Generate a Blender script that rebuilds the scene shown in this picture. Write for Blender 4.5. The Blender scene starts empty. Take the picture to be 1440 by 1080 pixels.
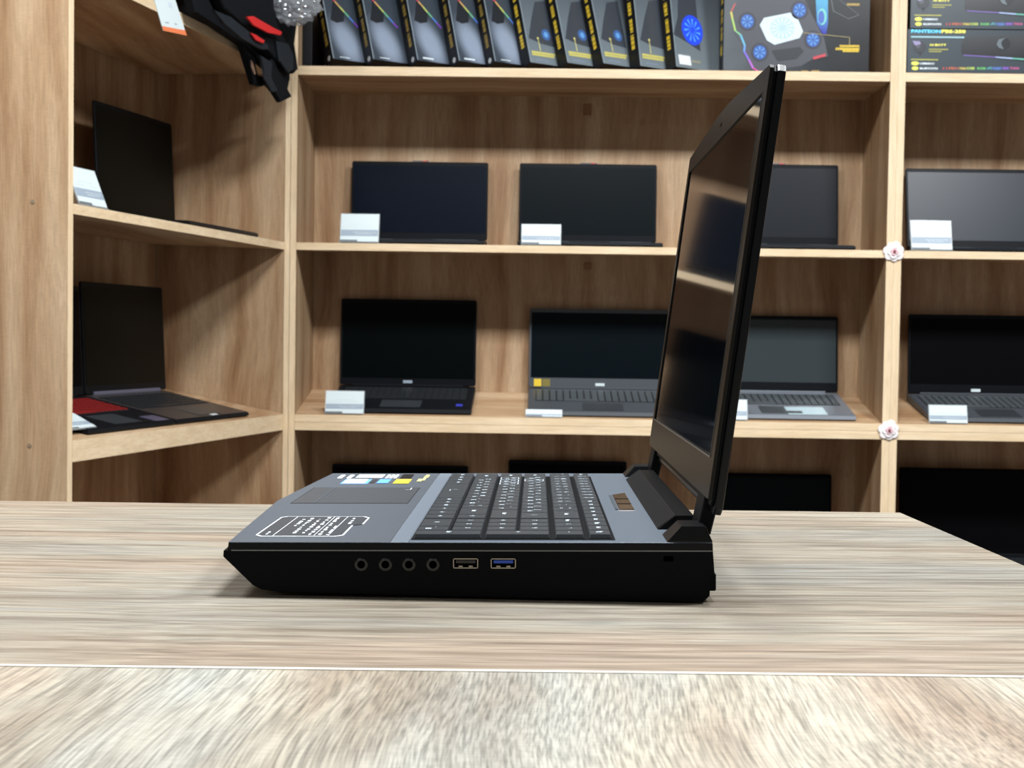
import bpy, bmesh, math, random
from mathutils import Vector, Matrix
R = math.radians
random.seed(7)
sc = bpy.context.scene
COL = sc.collection

# ------------------------------------------------------------------ camera, light, exposure
F = 1900.0
CAM = Vector((0, 0, .892))
cd = bpy.data.cameras.new('camera'); cam = bpy.data.objects.new('camera', cd); COL.objects.link(cam)
cam.matrix_world = Matrix.Translation(CAM) @ Matrix.Rotation(R(1.0), 4, 'Z') @ Matrix.Rotation(R(90 - 1.9), 4, 'X') @ Matrix.Rotation(R(.85), 4, 'Z')
cd.sensor_width = 36; cd.lens = F / 1440 * 36; cd.clip_start = .02
cd.dof.use_dof = True; cd.dof.focus_distance = .87; cd.dof.aperture_fstop = 30
sc.camera = cam
CR = cam.matrix_world.to_3x3()
sc.view_settings.view_transform = 'Standard'; sc.view_settings.look = 'None'
sc.view_settings.gamma = 1; sc.view_settings.use_curve_mapping = False
sc.view_settings.exposure = 0.0
w = bpy.data.worlds.new('world'); sc.world = w; w.use_nodes = True
w.node_tree.nodes['Background'].inputs[0].default_value = (.8, .9, 1, 1)
w.node_tree.nodes['Background'].inputs[1].default_value = .05

def area(name, x, y, z, sx, sy, power, color=(.93, .97, 1)):
    l = bpy.data.lights.new(name, 'AREA'); l.shape = 'RECTANGLE'; l.size = sx; l.size_y = sy
    l.energy = power; l.color = color
    o = bpy.data.objects.new(name, l); COL.objects.link(o); o.location = (x, y, z)
    return o
for x, p in ((-1.4, 66), (.25, 108), (1.7, 112)):
    area('ceiling_panel_light', x, 1.33, 2.9, .6, .5, p)
for x in (-1.5, 1.3):
    area('ceiling_panel_light', x, -1.3, 2.9, .6, .5, 5)

def ray(px, py):
    return CR @ Vector(((px - 720) / F, -(py - 540) / F, -1))
def at(px, py, Y=None, Z=None):
    d = ray(px, py)
    t = (Y - CAM.y) / d.y if Y is not None else (Z - CAM.z) / d.z
    return CAM + d * t

# ------------------------------------------------------------------ materials
MATS = {}
def mat(name, col, rough=.5, metal=0, spec=.5, emit=None, alpha=None, coat=0, trans=0):
    if name in MATS: return MATS[name]
    m = bpy.data.materials.new(name); m.use_nodes = True
    b = m.node_tree.nodes['Principled BSDF']
    b.inputs['Base Color'].default_value = (*col, 1); b.inputs['Roughness'].default_value = rough
    b.inputs['Metallic'].default_value = metal; b.inputs['Specular IOR Level'].default_value = spec
    b.inputs['Coat Weight'].default_value = coat
    b.inputs['Transmission Weight'].default_value = trans
    if alpha is not None: b.inputs['Alpha'].default_value = alpha
    MATS[name] = m; return m

def srgb(r, g, b):
    f = lambda c: ((c / 255) / 12.92) if c <= 10 else (((c / 255) + .055) / 1.055) ** 2.4
    return (f(r), f(g), f(b))

def noise_mat(name, col, amt=.15, scale=200, rough=.5, spec=.5, metal=0, bump=.0):
    if name in MATS: return MATS[name]
    m = mat(name, col, rough, metal, spec); nt = m.node_tree; b = nt.nodes['Principled BSDF']
    tc = nt.nodes.new('ShaderNodeTexCoord'); n = nt.nodes.new('ShaderNodeTexNoise')
    n.inputs['Scale'].default_value = scale; n.inputs['Detail'].default_value = 3
    nt.links.new(tc.outputs['Object'], n.inputs['Vector'])
    r = nt.nodes.new('ShaderNodeValToRGB')
    r.color_ramp.elements[0].position = .3; r.color_ramp.elements[1].position = .7
    r.color_ramp.elements[0].color = (*[c * (1 - amt) for c in col], 1)
    r.color_ramp.elements[1].color = (*[min(1, c * (1 + amt)) for c in col], 1)
    nt.links.new(n.outputs[0], r.inputs[0]); nt.links.new(r.outputs[0], b.inputs['Base Color'])
    if bump:
        bp = nt.nodes.new('ShaderNodeBump'); bp.inputs['Strength'].default_value = bump; bp.inputs['Distance'].default_value = .001
        nt.links.new(n.outputs[0], bp.inputs['Height']); nt.links.new(bp.outputs[0], b.inputs['Normal'])
    return m

def wood(name, stops, axis, s=9.0, stretch=12.0, fine=260.0, fstretch=14.0, famt=.35, rough=.5, wob=.35, spec=.4, cross=0.0, bump=.12, rand=True, tint=0.0, fmax=1.0):
    """long-grained wood: big figure + fine pores, both drawn out along `axis` (object space)"""
    m = bpy.data.materials.new(name); m.use_nodes = True; nt = m.node_tree; L = nt.links.new
    b = nt.nodes['Principled BSDF']; b.inputs['Roughness'].default_value = rough; b.inputs['Specular IOR Level'].default_value = spec
    tc = nt.nodes.new('ShaderNodeTexCoord'); oi = nt.nodes.new('ShaderNodeObjectInfo')
    add = nt.nodes.new('ShaderNodeVectorMath'); add.operation = 'ADD'
    mul = nt.nodes.new('ShaderNodeMath'); mul.operation = 'MULTIPLY'; mul.inputs[1].default_value = 23.0 if rand else 0
    L(oi.outputs['Random'], mul.inputs[0]); L(tc.outputs['Object'], add.inputs[0]); L(mul.outputs[0], add.inputs[1])
    # slow wobble of the grain
    wn = nt.nodes.new('ShaderNodeTexNoise'); wn.inputs['Scale'].default_value = 2.2; wn.inputs['Detail'].default_value = 1
    L(add.outputs[0], wn.inputs['Vector'])
    ws = nt.nodes.new('ShaderNodeVectorMath'); ws.operation = 'MULTIPLY_ADD'
    ws.inputs[1].default_value = (wob * .1,) * 3
    L(wn.outputs['Color'], ws.inputs[0]); L(add.outputs[0], ws.inputs[2])
    def noise(scale, st, det, rg=.5):
        mp = nt.nodes.new('ShaderNodeMapping'); sv = [scale] * 3; sv['xyz'.index(axis)] = scale / st
        mp.inputs['Scale'].default_value = sv; L(ws.outputs[0], mp.inputs['Vector'])
        n = nt.nodes.new('ShaderNodeTexNoise'); n.inputs['Scale'].default_value = 1; n.inputs['Detail'].default_value = det
        n.inputs['Roughness'].default_value = rg; L(mp.outputs[0], n.inputs['Vector']); return n.outputs[0]
    big = noise(s, stretch, 5, .6)
    ramp = nt.nodes.new('ShaderNodeValToRGB'); cr = ramp.color_ramp
    cr.elements[0].position, cr.elements[0].color = stops[0][0], (*stops[0][1], 1)
    cr.elements[1].position, cr.elements[1].color = stops[-1][0], (*stops[-1][1], 1)
    for p, c in stops[1:-1]:
        e = cr.elements.new(p); e.color = (*c, 1)
    L(big, ramp.inputs[0])
    fn = noise(fine, fstretch, 2)
    mr = nt.nodes.new('ShaderNodeMapRange'); mr.inputs['From Min'].default_value = .3; mr.inputs['From Max'].default_value = .62
    mr.inputs['To Min'].default_value = 1 - famt; mr.inputs['To Max'].default_value = fmax
    L(fn, mr.inputs['Value'])
    mx = nt.nodes.new('ShaderNodeMix'); mx.data_type = 'RGBA'; mx.blend_type = 'MULTIPLY'; mx.inputs[0].default_value = 1
    L(ramp.outputs[0], mx.inputs[6]); L(mr.outputs[0], mx.inputs[7])
    out = mx.outputs[2]
    if tint:
        tn = noise(9, 3.5, 3)
        tr_ = nt.nodes.new('ShaderNodeValToRGB'); tr_.color_ramp.elements[0].position = .36; tr_.color_ramp.elements[1].position = .64
        tr_.color_ramp.elements[0].color = (1, 1 - tint * .55, 1 - tint * .9, 1); tr_.color_ramp.elements[1].color = (1 - tint * .75, 1 - tint * .35, 1, 1)
        e_ = tr_.color_ramp.elements.new(.5); e_.color = (1, 1, .97, 1)
        L(tn, tr_.inputs[0]); m4 = nt.nodes.new('ShaderNodeMix'); m4.data_type = 'RGBA'; m4.blend_type = 'MULTIPLY'; m4.inputs[0].default_value = 1
        L(out, m4.inputs[6]); L(tr_.outputs[0], m4.inputs[7]); out = m4.outputs[2]
    if cross:
        mp = nt.nodes.new('ShaderNodeMapping'); sv = [90] * 3; sv['xyz'.index(axis)] = 700
        mp.inputs['Scale'].default_value = sv; L(add.outputs[0], mp.inputs['Vector'])
        n = nt.nodes.new('ShaderNodeTexNoise'); n.inputs['Scale'].default_value = 1; L(mp.outputs[0], n.inputs['Vector'])
        m2 = nt.nodes.new('ShaderNodeMapRange'); m2.inputs['From Min'].default_value = .35; m2.inputs['From Max'].default_value = .6
        m2.inputs['To Min'].default_value = 1 - cross; m2.inputs['To Max'].default_value = 1.0; L(n.outputs[0], m2.inputs['Value'])
        m3 = nt.nodes.new('ShaderNodeMix'); m3.data_type = 'RGBA'; m3.blend_type = 'MULTIPLY'; m3.inputs[0].default_value = 1
        L(out, m3.inputs[6]); L(m2.outputs[0], m3.inputs[7]); out = m3.outputs[2]
    L(out, b.inputs['Base Color'])
    if bump:
        bp = nt.nodes.new('ShaderNodeBump'); bp.inputs['Strength'].default_value = bump; bp.inputs['Distance'].default_value = .0006
        L(fn, bp.inputs['Height']); L(bp.outputs[0], b.inputs['Normal'])
    return m

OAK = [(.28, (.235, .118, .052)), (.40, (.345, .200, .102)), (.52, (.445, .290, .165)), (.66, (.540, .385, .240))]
OAK_LIT = [(p, tuple(min(1, c * 1.22) for c in q)) for p, q in OAK]  # shelf oak lightened, the stronger light on board tops put into its colour
OAKE = [(.3, (.70, .52, .32)), (.7, (.82, .65, .44))]
oak_v = wood('oak_upright', OAK, 'z', s=13, stretch=15, fine=330, fstretch=22, famt=.20, wob=.75, cross=.09, bump=.05)
oak_h = wood('oak_across', OAK_LIT, 'x', s=13, stretch=15, fine=330, fstretch=22, famt=.20, wob=.75, cross=.09, bump=.05)
oak_d = wood('oak_deep', OAK_LIT, 'y', s=13, stretch=15, fine=330, fstretch=22, famt=.20, wob=.75, cross=.09, bump=.05)
edge_v = wood('oak_edge_upright', OAKE, 'z', s=60, famt=.12, bump=0)
edge_h = wood('oak_edge_across', OAKE, 'x', s=60, famt=.12, bump=0)
edge_d = wood('oak_edge_deep', OAKE, 'y', s=60, famt=.12, bump=0)
TB = [(.22, (.13, .095, .066)), (.36, (.19, .150, .110)), (.47, (.26, .218, .168)), (.58, (.335, .290, .228)), (.68, (.255, .240, .212)), (.80, (.36, .32, .258))]
TB2 = [(.22, (.21, .165, .12)), (.38, (.275, .232, .182)), (.48, (.335, .298, .242)), (.62, (.385, .35, .29)), (.80, (.36, .345, .305))]
TB = [(p, tuple(c * .86 + .010 for c in q)) for p, q in TB]
tab_x = wood('table_oak_across', TB, 'x', s=130, stretch=22, fine=900, fstretch=45, famt=.45, rough=.42, wob=.40, bump=.3, tint=.17, fmax=1.08)
tab_y = wood('table_oak_deep', TB2, 'y', s=24, stretch=5, fine=850, fstretch=30, famt=.48, rough=.44, wob=1.2, bump=.25, cross=.12, tint=.17, fmax=1.12)
highlight_m = mat('table_seam_highlight', (.80, .76, .70), .35)  # pale colour of the painted highlight along the table seam

blk = noise_mat('black_plastic', (.0035, .0045, .0060), .1, 900, .45, spec=.07)
blk_s = mat('black_satin', (.003, .004, .005), .28, spec=.28)
deckm = noise_mat('graphite_palm_rest', (.060, .070, .084), .06, 1500, .42, spec=.5)
deckl = noise_mat('brushed_steel_blue', (.105, .128, .158), .05, 1500, .38, spec=.6, metal=.2)
deckb = noise_mat('steel_blue_band', (.17, .20, .24), .05, 1500, .36, spec=.7, metal=.3)
keym = mat('key_black', (.030, .036, .042), .32, spec=.8)
legm = mat('legend_white', (.62, .70, .76), .5)
gloss = mat('gloss_black', (.003, .004, .006), .03, spec=.6)
scrm = mat('hero_screen', (.002, .003, .005), .055, spec=.55)
bezm = noise_mat('bezel_brown_black', (.009, .008, .0065), .1, 1200, .34, spec=.22)
mirr = mat('wood_reflecting_mirror', (.26, .16, .10), .10, metal=.9)  # brown of the reflected wood put into the mirror colour
lead = mat('print_white', (.75, .78, .8), .5)
metal = mat('port_metal', (.45, .42, .36), .3, metal=1)
blue = mat('usb_blue', (.02, .09, .55), .4)
yel = mat('print_yellow', (.75, .52, .03), .5)
yel2 = mat('print_pale_yellow', (.72, .66, .22), .5)
skyb = mat('print_blue', (.10, .30, .72), .5)
silver = noise_mat('laptop_silver', (.20, .22, .25), .05, 900, .38, metal=.3)
grey = noise_mat('laptop_grey', (.060, .068, .078), .05, 900, .42)
white = mat('card_white', (.62, .70, .71), .45)
cgrey = mat('card_grey', (.30, .36, .43), .5)
cdk = mat('card_dark', (.12, .14, .15), .5)
clear = mat('clear_plastic', (.8, .85, .88), .12, alpha=.22)
red = mat('fabric_red', (.65, .02, .02), .6)
cloth = noise_mat('fabric_black', (.005, .006, .008), .3, 400, .8, spec=.15, bump=.3)
boxk = mat('box_black', (.004, .004, .005), .4, spec=.2)
wall_m = noise_mat('wall_paint', (.30, .29, .28), .03, 4, .8)
floor_m = noise_mat('floor_tile', (.13, .12, .11), .1, 6, .4)
ceil_m = noise_mat('ceiling_paint', (.45, .45, .45), .03, 4, .9)

# ------------------------------------------------------------------ mesh helpers
class MB:
    def __init__(s): s.bm = bmesh.new()
    def hexa(s, p, bev=0, seg=2):
        """p: 8 points, bottom ring then top ring"""
        v = [s.bm.verts.new(q) for q in p]
        fs = [s.bm.faces.new([v[i] for i in f]) for f in ((3, 2, 1, 0), (4, 5, 6, 7), (0, 1, 5, 4), (1, 2, 6, 5), (2, 3, 7, 6), (3, 0, 4, 7))]
        if bev:
            es = {e for f in fs for e in f.edges}
            bmesh.ops.bevel(s.bm, geom=list(es), offset=bev, segments=seg, affect='EDGES', profile=.6)
        return s
    def box(s, x0, x1, y0, y1, z0, z1, bev=0, seg=2):
        return s.hexa([(x0, y0, z0), (x1, y0, z0), (x1, y1, z0), (x0, y1, z0), (x0, y0, z1), (x1, y0, z1), (x1, y1, z1), (x0, y1, z1)], bev, seg)
    def prism(s, pts, f, a, b, bev=0, seg=2):
        """2-D outline pts extruded from a to b; f(u, v, w) -> xyz"""
        lo = [s.bm.verts.new(f(u, v, a)) for u, v in pts]; hi = [s.bm.verts.new(f(u, v, b)) for u, v in pts]
        n = len(pts); fs = [s.bm.faces.new(lo[::-1]), s.bm.faces.new(hi)]
        for i in range(n): fs.append(s.bm.faces.new((lo[i], lo[(i + 1) % n], hi[(i + 1) % n], hi[i])))
        if bev:
            bmesh.ops.bevel(s.bm, geom=list({e for q in (fs[0], fs[1]) for e in q.edges}), offset=bev, segments=seg, affect='EDGES', profile=.6)
        return s
    def tube(s, path, r, n=10, flat=1.0, up=None):
        rings = []
        P = [Vector(p) for p in path]
        rr = r if isinstance(r, (list, tuple)) else [r] * len(P)
        pv = None
        for i, p in enumerate(P):
            t = (P[min(i + 1, len(P) - 1)] - P[max(i - 1, 0)]).normalized()
            ref = Vector(up) if up else (pv or Vector((0, 0, 1)) if abs(t.z) < .9 else Vector((0, 1, 0)))
            a = t.cross(ref).normalized(); c = a.cross(t).normalized(); pv = c
            rings.append([s.bm.verts.new(p + a * (rr[i] * math.cos(k * 2 * math.pi / n)) + c * (rr[i] * flat * math.sin(k * 2 * math.pi / n))) for k in range(n)])
        for a, b in zip(rings, rings[1:]):
            for k in range(n): s.bm.faces.new((a[k], a[(k + 1) % n], b[(k + 1) % n], b[k]))
        s.bm.faces.new(rings[0][::-1]); s.bm.faces.new(rings[-1])
        return s
    def lathe(s, prof, f, n=24):
        """prof: (r, w) pairs; f(x, y, w) -> xyz"""
        rings = [[s.bm.verts.new(f(r * math.cos(k * 2 * math.pi / n), r * math.sin(k * 2 * math.pi / n), w_)) for k in range(n)] for r, w_ in prof]
        for a, b in zip(rings, rings[1:]):
            for k in range(n): s.bm.faces.new((a[k], a[(k + 1) % n], b[(k + 1) % n], b[k]))
        s.bm.faces.new(rings[0][::-1]); s.bm.faces.new(rings[-1]); return s
    def mesh(s, name, m):
        bmesh.ops.recalc_face_normals(s.bm, faces=s.bm.faces[:])
        me = bpy.data.meshes.new(name); s.bm.to_mesh(me); s.bm.free(); me.materials.append(m); return me
    def obj(s, name, m, parent=None, smooth=False, loc=None, label=None):
        me = s.mesh(name, m)
        if smooth:
            for p in me.polygons: p.use_smooth = True
        return link(name, me, parent, loc, label)

def link(name, me, parent=None, loc=None, label=None):
    o = bpy.data.objects.new(name, me); COL.objects.link(o)
    if parent: o.parent = parent
    if loc is not None: o.location = loc
    if label: o['label'] = label
    return o
def tag(o, label, cat, group=None):
    o['label'] = label; o['category'] = cat
    if group: o['group'] = group
    return o
def root(name, loc, label, cat, group=None, rot=None):
    o = bpy.data.objects.new(name, None); COL.objects.link(o); o.location = loc; o.empty_display_size = .05
    if rot: o.rotation_euler = rot
    return tag(o, label, cat, group)
def struct(name, mb, m, parent=None):
    o = mb.obj(name, m, parent); o['kind'] = 'structure'; return o
XYZ = lambda u, v, w_: (u, v, w_)
XZ = lambda u, v, w_: (u, w_, v)
YZ = lambda u, v, w_: (w_, u, v)

# ------------------------------------------------------------------ text
TXT = {}
def text_mesh(s, size, m, ax='CENTER', bold=0.0):
    key = (s, size, m.name, ax, bold)
    if key in TXT: return TXT[key]
    c = bpy.data.curves.new('text', 'FONT'); c.body = s; c.size = size; c.align_x = ax; c.align_y = 'CENTER'
    c.resolution_u = 2; c.offset = bold; c.extrude = .00005
    o = bpy.data.objects.new('text', c); COL.objects.link(o)
    me = bpy.data.meshes.new_from_object(o.evaluated_get(bpy.context.evaluated_depsgraph_get()))
    bpy.data.objects.remove(o); me.materials.clear(); me.materials.append(m); TXT[key] = me
    return me

# ------------------------------------------------------------------ room
X0, X1, Y0R, Y1R, ZC = -2.6, 3.4, -3.2, 4.12, 3.0
struct('floor', MB().box(X0, X1, Y0R, Y1R, -.1, 0), floor_m)
struct('ceiling', MB().box(X0, X1, Y0R, Y1R, ZC, ZC + .1), ceil_m)
struct('wall_back', MB().box(X0, X1, Y1R, Y1R + .1, 0, ZC), wall_m)
struct('wall_left', MB().box(X0 - .1, X0, Y0R, Y1R, 0, ZC), wall_m)
struct('wall_right', MB().box(X1, X1 + .1, Y0R, Y1R, 0, ZC), wall_m)
struct('wall_front', MB().box(X0, X1, Y0R - .1, Y0R, 0, ZC), wall_m)

# ------------------------------------------------------------------ tables
ta = R(1.8); tx = Vector((math.cos(ta), math.sin(ta), 0)); ty = Vector((-math.sin(ta), math.cos(ta), 0))
TO = Vector((.3285, .5855, 0))           # front right corner of the far table
def tf(u, v, z): return TO + tx * u + ty * v + Vector((0, 0, z))
def table(name, u0, u1, v0, v1, m, label, highlight_side, grain):
    t = root(name, tf((u0 + u1) / 2, (v0 + v1) / 2, 0), label, 'table')
    t.rotation_euler = (0, 0, ta)
    hu, hv = (u1 - u0) / 2, (v1 - v0) / 2
    MB().box(-hu, hu, -hv, hv, .724, .75, .0008).obj('tabletop', m, t)
    MB().box(-hu + .05, -hu + .072, -hv + .03, hv - .03, 0, .7235).obj('side_panel', oak_v, t)
    MB().box(hu - .072, hu - .05, -hv + .03, hv - .03, 0, .7235).obj('side_panel', oak_v, t)
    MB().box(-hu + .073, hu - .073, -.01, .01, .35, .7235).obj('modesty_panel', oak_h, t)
    y = hv if highlight_side > 0 else -hv
    MB().box(-hu, hu, min(y, y + highlight_side * .0009), max(y, y + highlight_side * .0009), .7245, .7503).obj('seam_highlight', highlight_m, t, label='cream strip painted as the lit table edge')  # thin cream strip painted in for the highlight on the rounded table edge
    return t
table('display_table', -1.55, 0, 0, .562, tab_x, 'grey-brown wood-grain table carrying the open laptop, grain running left to right', -1, 'x')
table('counter_table', -1.35, .95, -.85, -.0025, tab_y, 'wood-grain tabletop in the foreground with grain running away from the viewer', 1, 'y')

# ------------------------------------------------------------------ shelving
YF, YB = 3.60, 3.88
Z1, Z2, Z3 = 1.6085, 1.141, .682
def bay(name, label, xl, xr, yb, tl, tr, extra=None):
    """xl..xr inner faces; tl / tr panel thickness"""
    t = root(name, ((xl + xr) / 2, YF, 0), label, 'shelving unit')
    cx, cy = (xl + xr) / 2, YF
    def bx(nm, a, b, c, d, e, f, m): return MB().box(a - cx, b - cx, c - cy, d - cy, e, f, .0006, 1).obj(nm, m, t)
    bx('side_panel', xl - tl, xl, YF, yb + .014, 0, 2.45, edge_v_mix)
    bx('side_panel', xr, xr + tr, YF, yb + .014, 0, 2.45, edge_v_mix)
    # back made of upright boards
    bx('back_panel', xl + .0003, xr - .0003, yb, yb + .012, .03, 2.45, oak_v)
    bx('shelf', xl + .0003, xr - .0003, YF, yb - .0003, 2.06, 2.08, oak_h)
    for z, th in ((Z1, .0235),):   # top display board
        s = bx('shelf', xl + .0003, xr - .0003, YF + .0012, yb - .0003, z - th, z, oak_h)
        bx('shelf_edge', xl + .0003, xr - .0003, YF, YF + .0010, z - th, z + .0003, edge_h)
    # level-ish and sloping display shelves
    for z, th, rise in ((Z2, .0195, .012), (Z3, .020, .057), (.23, .020, .057), (-.0, 0, 0)):
        if not th: continue
        f = YF + .0012 - cy; b = yb - .0003 - cy
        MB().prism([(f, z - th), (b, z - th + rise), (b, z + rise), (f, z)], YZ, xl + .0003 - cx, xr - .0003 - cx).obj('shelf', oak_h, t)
        lip = th if rise < .05 else .0418
        bx('shelf_edge', xl + .0003, xr - .0003, YF, YF + .0010, z - lip if rise < .05 else z - .0195, z + .0003, edge_h)
        if rise > .05:
            bx('shelf_rail', xl + .0003, xr - .0003, YF - .0002, YF + .0180, z - lip, z - .0202, edge_h)
    return t
edge_v_mix = oak_v
def front_strips(t, xs, cx):
    for a, b in xs:
        MB().box(a - cx, b - cx, -.0012, -.0002, 0, 2.45).obj('edge_strip', edge_v, t)
mu = bay('shelving_unit', 'middle oak shelving unit with three long display shelves between two upright posts', -.6435, .922, YB, .0155, .0195)
front_strips(mu, [(-.6595, -.6435), (.922, .9415)], (.922 - .6435) / 2)
for py0, py1 in ((147, 162), (370, 379)):
    a_, b_ = at(821, py1, Y=YB - .004), at(832, py0, Y=YB - .004)
    MB().box(a_.x - (.922 - .6435) / 2, b_.x - (.922 - .6435) / 2, YB - .004 - YF, YB - .0003 - YF, a_.z, b_.z, .0005, 1).obj('shelf_clip', mat('clip_brown', (.26, .13, .055), .6), mu)
ru = bay('shelving_unit', 'right-hand oak shelving unit cut off by the right edge of the photo', .9615, 2.50, 3.90, .0195, .0195)
front_strips(ru, [(.9420, .9615), (2.5, 2.5195)], (.9615 + 2.5) / 2)

# corner unit on the left, turned 13.5 degrees off square
e1 = Vector((.2334, .9724, 0)); e2 = Vector((.9724, -.2334, 0))
Nn = Vector((-.8995, 2.605, 0)); Ff = Vector((-.661, 3.5985, 0)); DB = .356
Bn = Nn - e2 * DB; Bf = Vector((-1.024, 3.617, 0))
lu = root('corner_shelving_unit', Nn, 'left oak corner shelving unit with angled shelves and a tall side panel', 'shelving unit')
def lpoly(nm, pts, z0, z1, m, rise=0):
    mb = MB(); P = [Vector(p) - Nn for p in pts]
    def zz(p):  # rise towards the back of the unit
        return rise * max(0, -(p + Nn - Nn).dot(e2)) / DB
    lo = [mb.bm.verts.new((p.x, p.y, z0 + zz(p))) for p in P]; hi = [mb.bm.verts.new((p.x, p.y, z1 + zz(p))) for p in P]
    n = len(P); mb.bm.faces.new(lo[::-1]); mb.bm.faces.new(hi)
    for i in range(n): mb.bm.faces.new((lo[i], lo[(i + 1) % n], hi[(i + 1) % n], hi[i]))
    return mb.obj(nm, m, lu)
g = .0004
lpoly('side_panel', [Nn - e1 * .016, Nn - e1 * g, Bn - e1 * g, Bn - e1 * .016], 0, 2.45, oak_v)
lpoly('edge_strip', [Nn - e1 * .016 + e2 * .0003, Nn - e1 * g + e2 * .0003, Nn - e1 * g + e2 * .0013, Nn - e1 * .016 + e2 * .0013], 0, 2.45, edge_v)
lpoly('back_panel', [Bn, Bf - e1 * .002, Bf - e1 * .002 - e2 * .012, Bn - e2 * .012], .03, 2.45, oak_v)
lpoly('end_panel', [Ff + Vector((-.0155, .001, 0)), Ff + Vector((0, .001, 0)), (-.661, 3.632, 0), (-1.04, 3.632, 0), Bf], 0, 2.45, oak_v)
lpoly('edge_strip', [(-.6745, 3.5988, 0), (-.6605, 3.5988, 0), (-.6605, 3.598, 0), (-.6745, 3.598, 0)], 0, 2.45, edge_v)
Fs = Ff + Vector((-.0145, -.0025, 0)); Bs = Bf + Vector((.006, -.003, 0))
for z, th, rise in ((Z1, .0235, 0), (Z2, .0195, .010), (Z3, .020, .068), (.23, .020, .068), (2.08, .02, 0)):
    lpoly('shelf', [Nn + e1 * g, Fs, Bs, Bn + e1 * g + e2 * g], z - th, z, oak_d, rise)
    lip = .0418 if rise > .05 else th
    a, b = Nn + e1 * g, Fs
    lpoly('shelf_edge', [a + e2 * .0003, b + e2 * .0003, b + e2 * .0013, a + e2 * .0013], z - lip, z + .0003, edge_d)
for px, py in ((43, 283), (38, 627)):
    t_ = at(px, py, Y=2.60); q = t_ - e1 * ((t_ - (Nn - e1 * .016)).dot(e1)); q -= Nn
    MB().lathe([(.0045, 0), (.0045, .0008), (.003, .001)], lambda x, y, w_: q + e2 * x + Vector((0, 0, y)) - e1 * w_, 16).obj('screw_cap', mat('cap', (.22, .16, .10), .6), lu)

# ------------------------------------------------------------------ hero laptop
HA = math.atan(.0159)
HO = Vector((-.1667, .731, .7792))
hx = Vector((math.cos(HA), 0, math.sin(HA))); hn = Vector((-math.sin(HA), 0, math.cos(HA)))
hero = root('gaming_laptop', HO, 'large open black and graphite laptop seen side-on on the table, hinge at right', 'laptop', rot=(0, -HA, 0))
W = .3785
def dk(px, py, h=0):
    d = ray(px, py); t = ((HO + hn * h - CAM).dot(hn)) / d.dot(hn); p = CAM + d * t - HO
    return Vector((p.dot(hx), p.y, p.dot(hn)))
def bul(y):   # the front edge bows out towards its middle
    return -.0092 * (1 - abs(y - W / 2) / (W / 2)) - .004 * (y / W) * 0
ST = [0, .06, .12, W / 2, W - .12, W - .06, W]
def loft(name, prof, m, y0=0, y1=W, bow=True, parent=hero):
    mb = MB(); st = [y for y in ST if y0 < y < y1]; st = [y0] + st + [y1]; rings = []
    xm = .02
    for y in st:
        rings.append([mb.bm.verts.new((x + (bul(y) * max(0, 1 - max(0, x) / .09) if bow else 0), y, z)) for x, z in prof])
    n = len(prof)
    for a, b in zip(rings, rings[1:]):
        for k in range(n): mb.bm.faces.new((a[k], a[(k + 1) % n], b[(k + 1) % n], b[k]))
    mb.bm.faces.new(rings[0][::-1]); mb.bm.faces.new(rings[-1])
    return mb.obj(name, m, parent)
lower = [(-.0022, -.0048), (-.0024, -.0080), (.0135, -.0235), (.0185, -.0262), (.030, -.0275), (.2590, -.0325), (.2625, -.029), (.2630, -.0178), (.2652, -.0178), (.2642, -.0048)]
ch = loft('lower_case', [(x, z) for x, z in lower], blk)
loft('upper_case', [(0, -.0044), (.2642, -.0044), (.2640, -.0004), (.0006, -.0004)], mat('black_upper', (.005, .007, .009), .4, spec=.15))
# bright parting line
loft('trim_line', [(.002, -.0049), (.2635, -.0049), (.2635, -.0043), (.002, -.0043)], mat('seam_grey', (.20, .21, .22), .3), -.00035, .004, False)
MB().box(.2630, .2668, .006, .06, -.0275, -.0180, .0005, 1).obj('vent_fin', blk, hero)
MB().box(.2630, .2668, W - .06, W - .006, -.0275, -.0180, .0005, 1).obj('vent_fin', blk, hero)
for x, y in ((.045, .03), (.045, W - .05), (.235, .03), (.235, W - .05)):
    zb = -(.0292 + HO.z - .7792) - (x * math.tan(HA))
    MB().box(x - .012, x + .012, y, y + .02, zb + .0002, zb + .006 if x < .1 else zb + .006, .0006, 1).obj('foot', blk, hero)
# deck
def deck(name, x0, x1, m, z=0.0):
    mb = MB(); pts = []
    for y in [.0004, .06, .12, W / 2, W - .12, W - .06, W - .0004]: pts.append((x0 + (bul(y) if x0 < .01 else 0), y))
    pts += [(x1, W - .0004), (x1, .0004)]
    return mb.prism(pts, XYZ, -.0006, z, .0003, 1).obj(name, m, hero)
deck('palm_rest', .0004, .0888, deckm)
deck('front_band', .0889, .0988, deckb)
deck('keyboard_deck', .0989, .2636, deckl)
# light rim along near edge
# touchpad
pad = MB().box(.0195, .0815, .1735, .2690, .0, .00025).obj('touchpad', noise_mat('pad', (.045, .050, .056), .05, 900, .38), hero)
MB().box(.0035, .0185, .1735, .2690, .0, .00025).obj('touchpad_buttons', noise_mat('pad', (.06, .07, .08)), hero)
gr = mat('groove', (.008, .009, .01), .6)
for a in ((.0030, .0818, .1727, .1732), (.0030, .0818, .2692, .2697), (.0028, .0033, .1727, .2697), (.0817, .0822, .1727, .2697)):
    MB().box(*a, .0, .0002).obj('groove_line', gr, hero)
MB().box(.0187, .0192, .1735, .269, .0002, .00045).obj('button_ridge', deckl, hero)
MB().box(.076, .0765, .255, .266, .0002, .0004).obj('corner_mark', lead, hero)
MB().box(.072, .0765, .2545, .255, .0002, .0004).obj('corner_mark', lead, hero)

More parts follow.
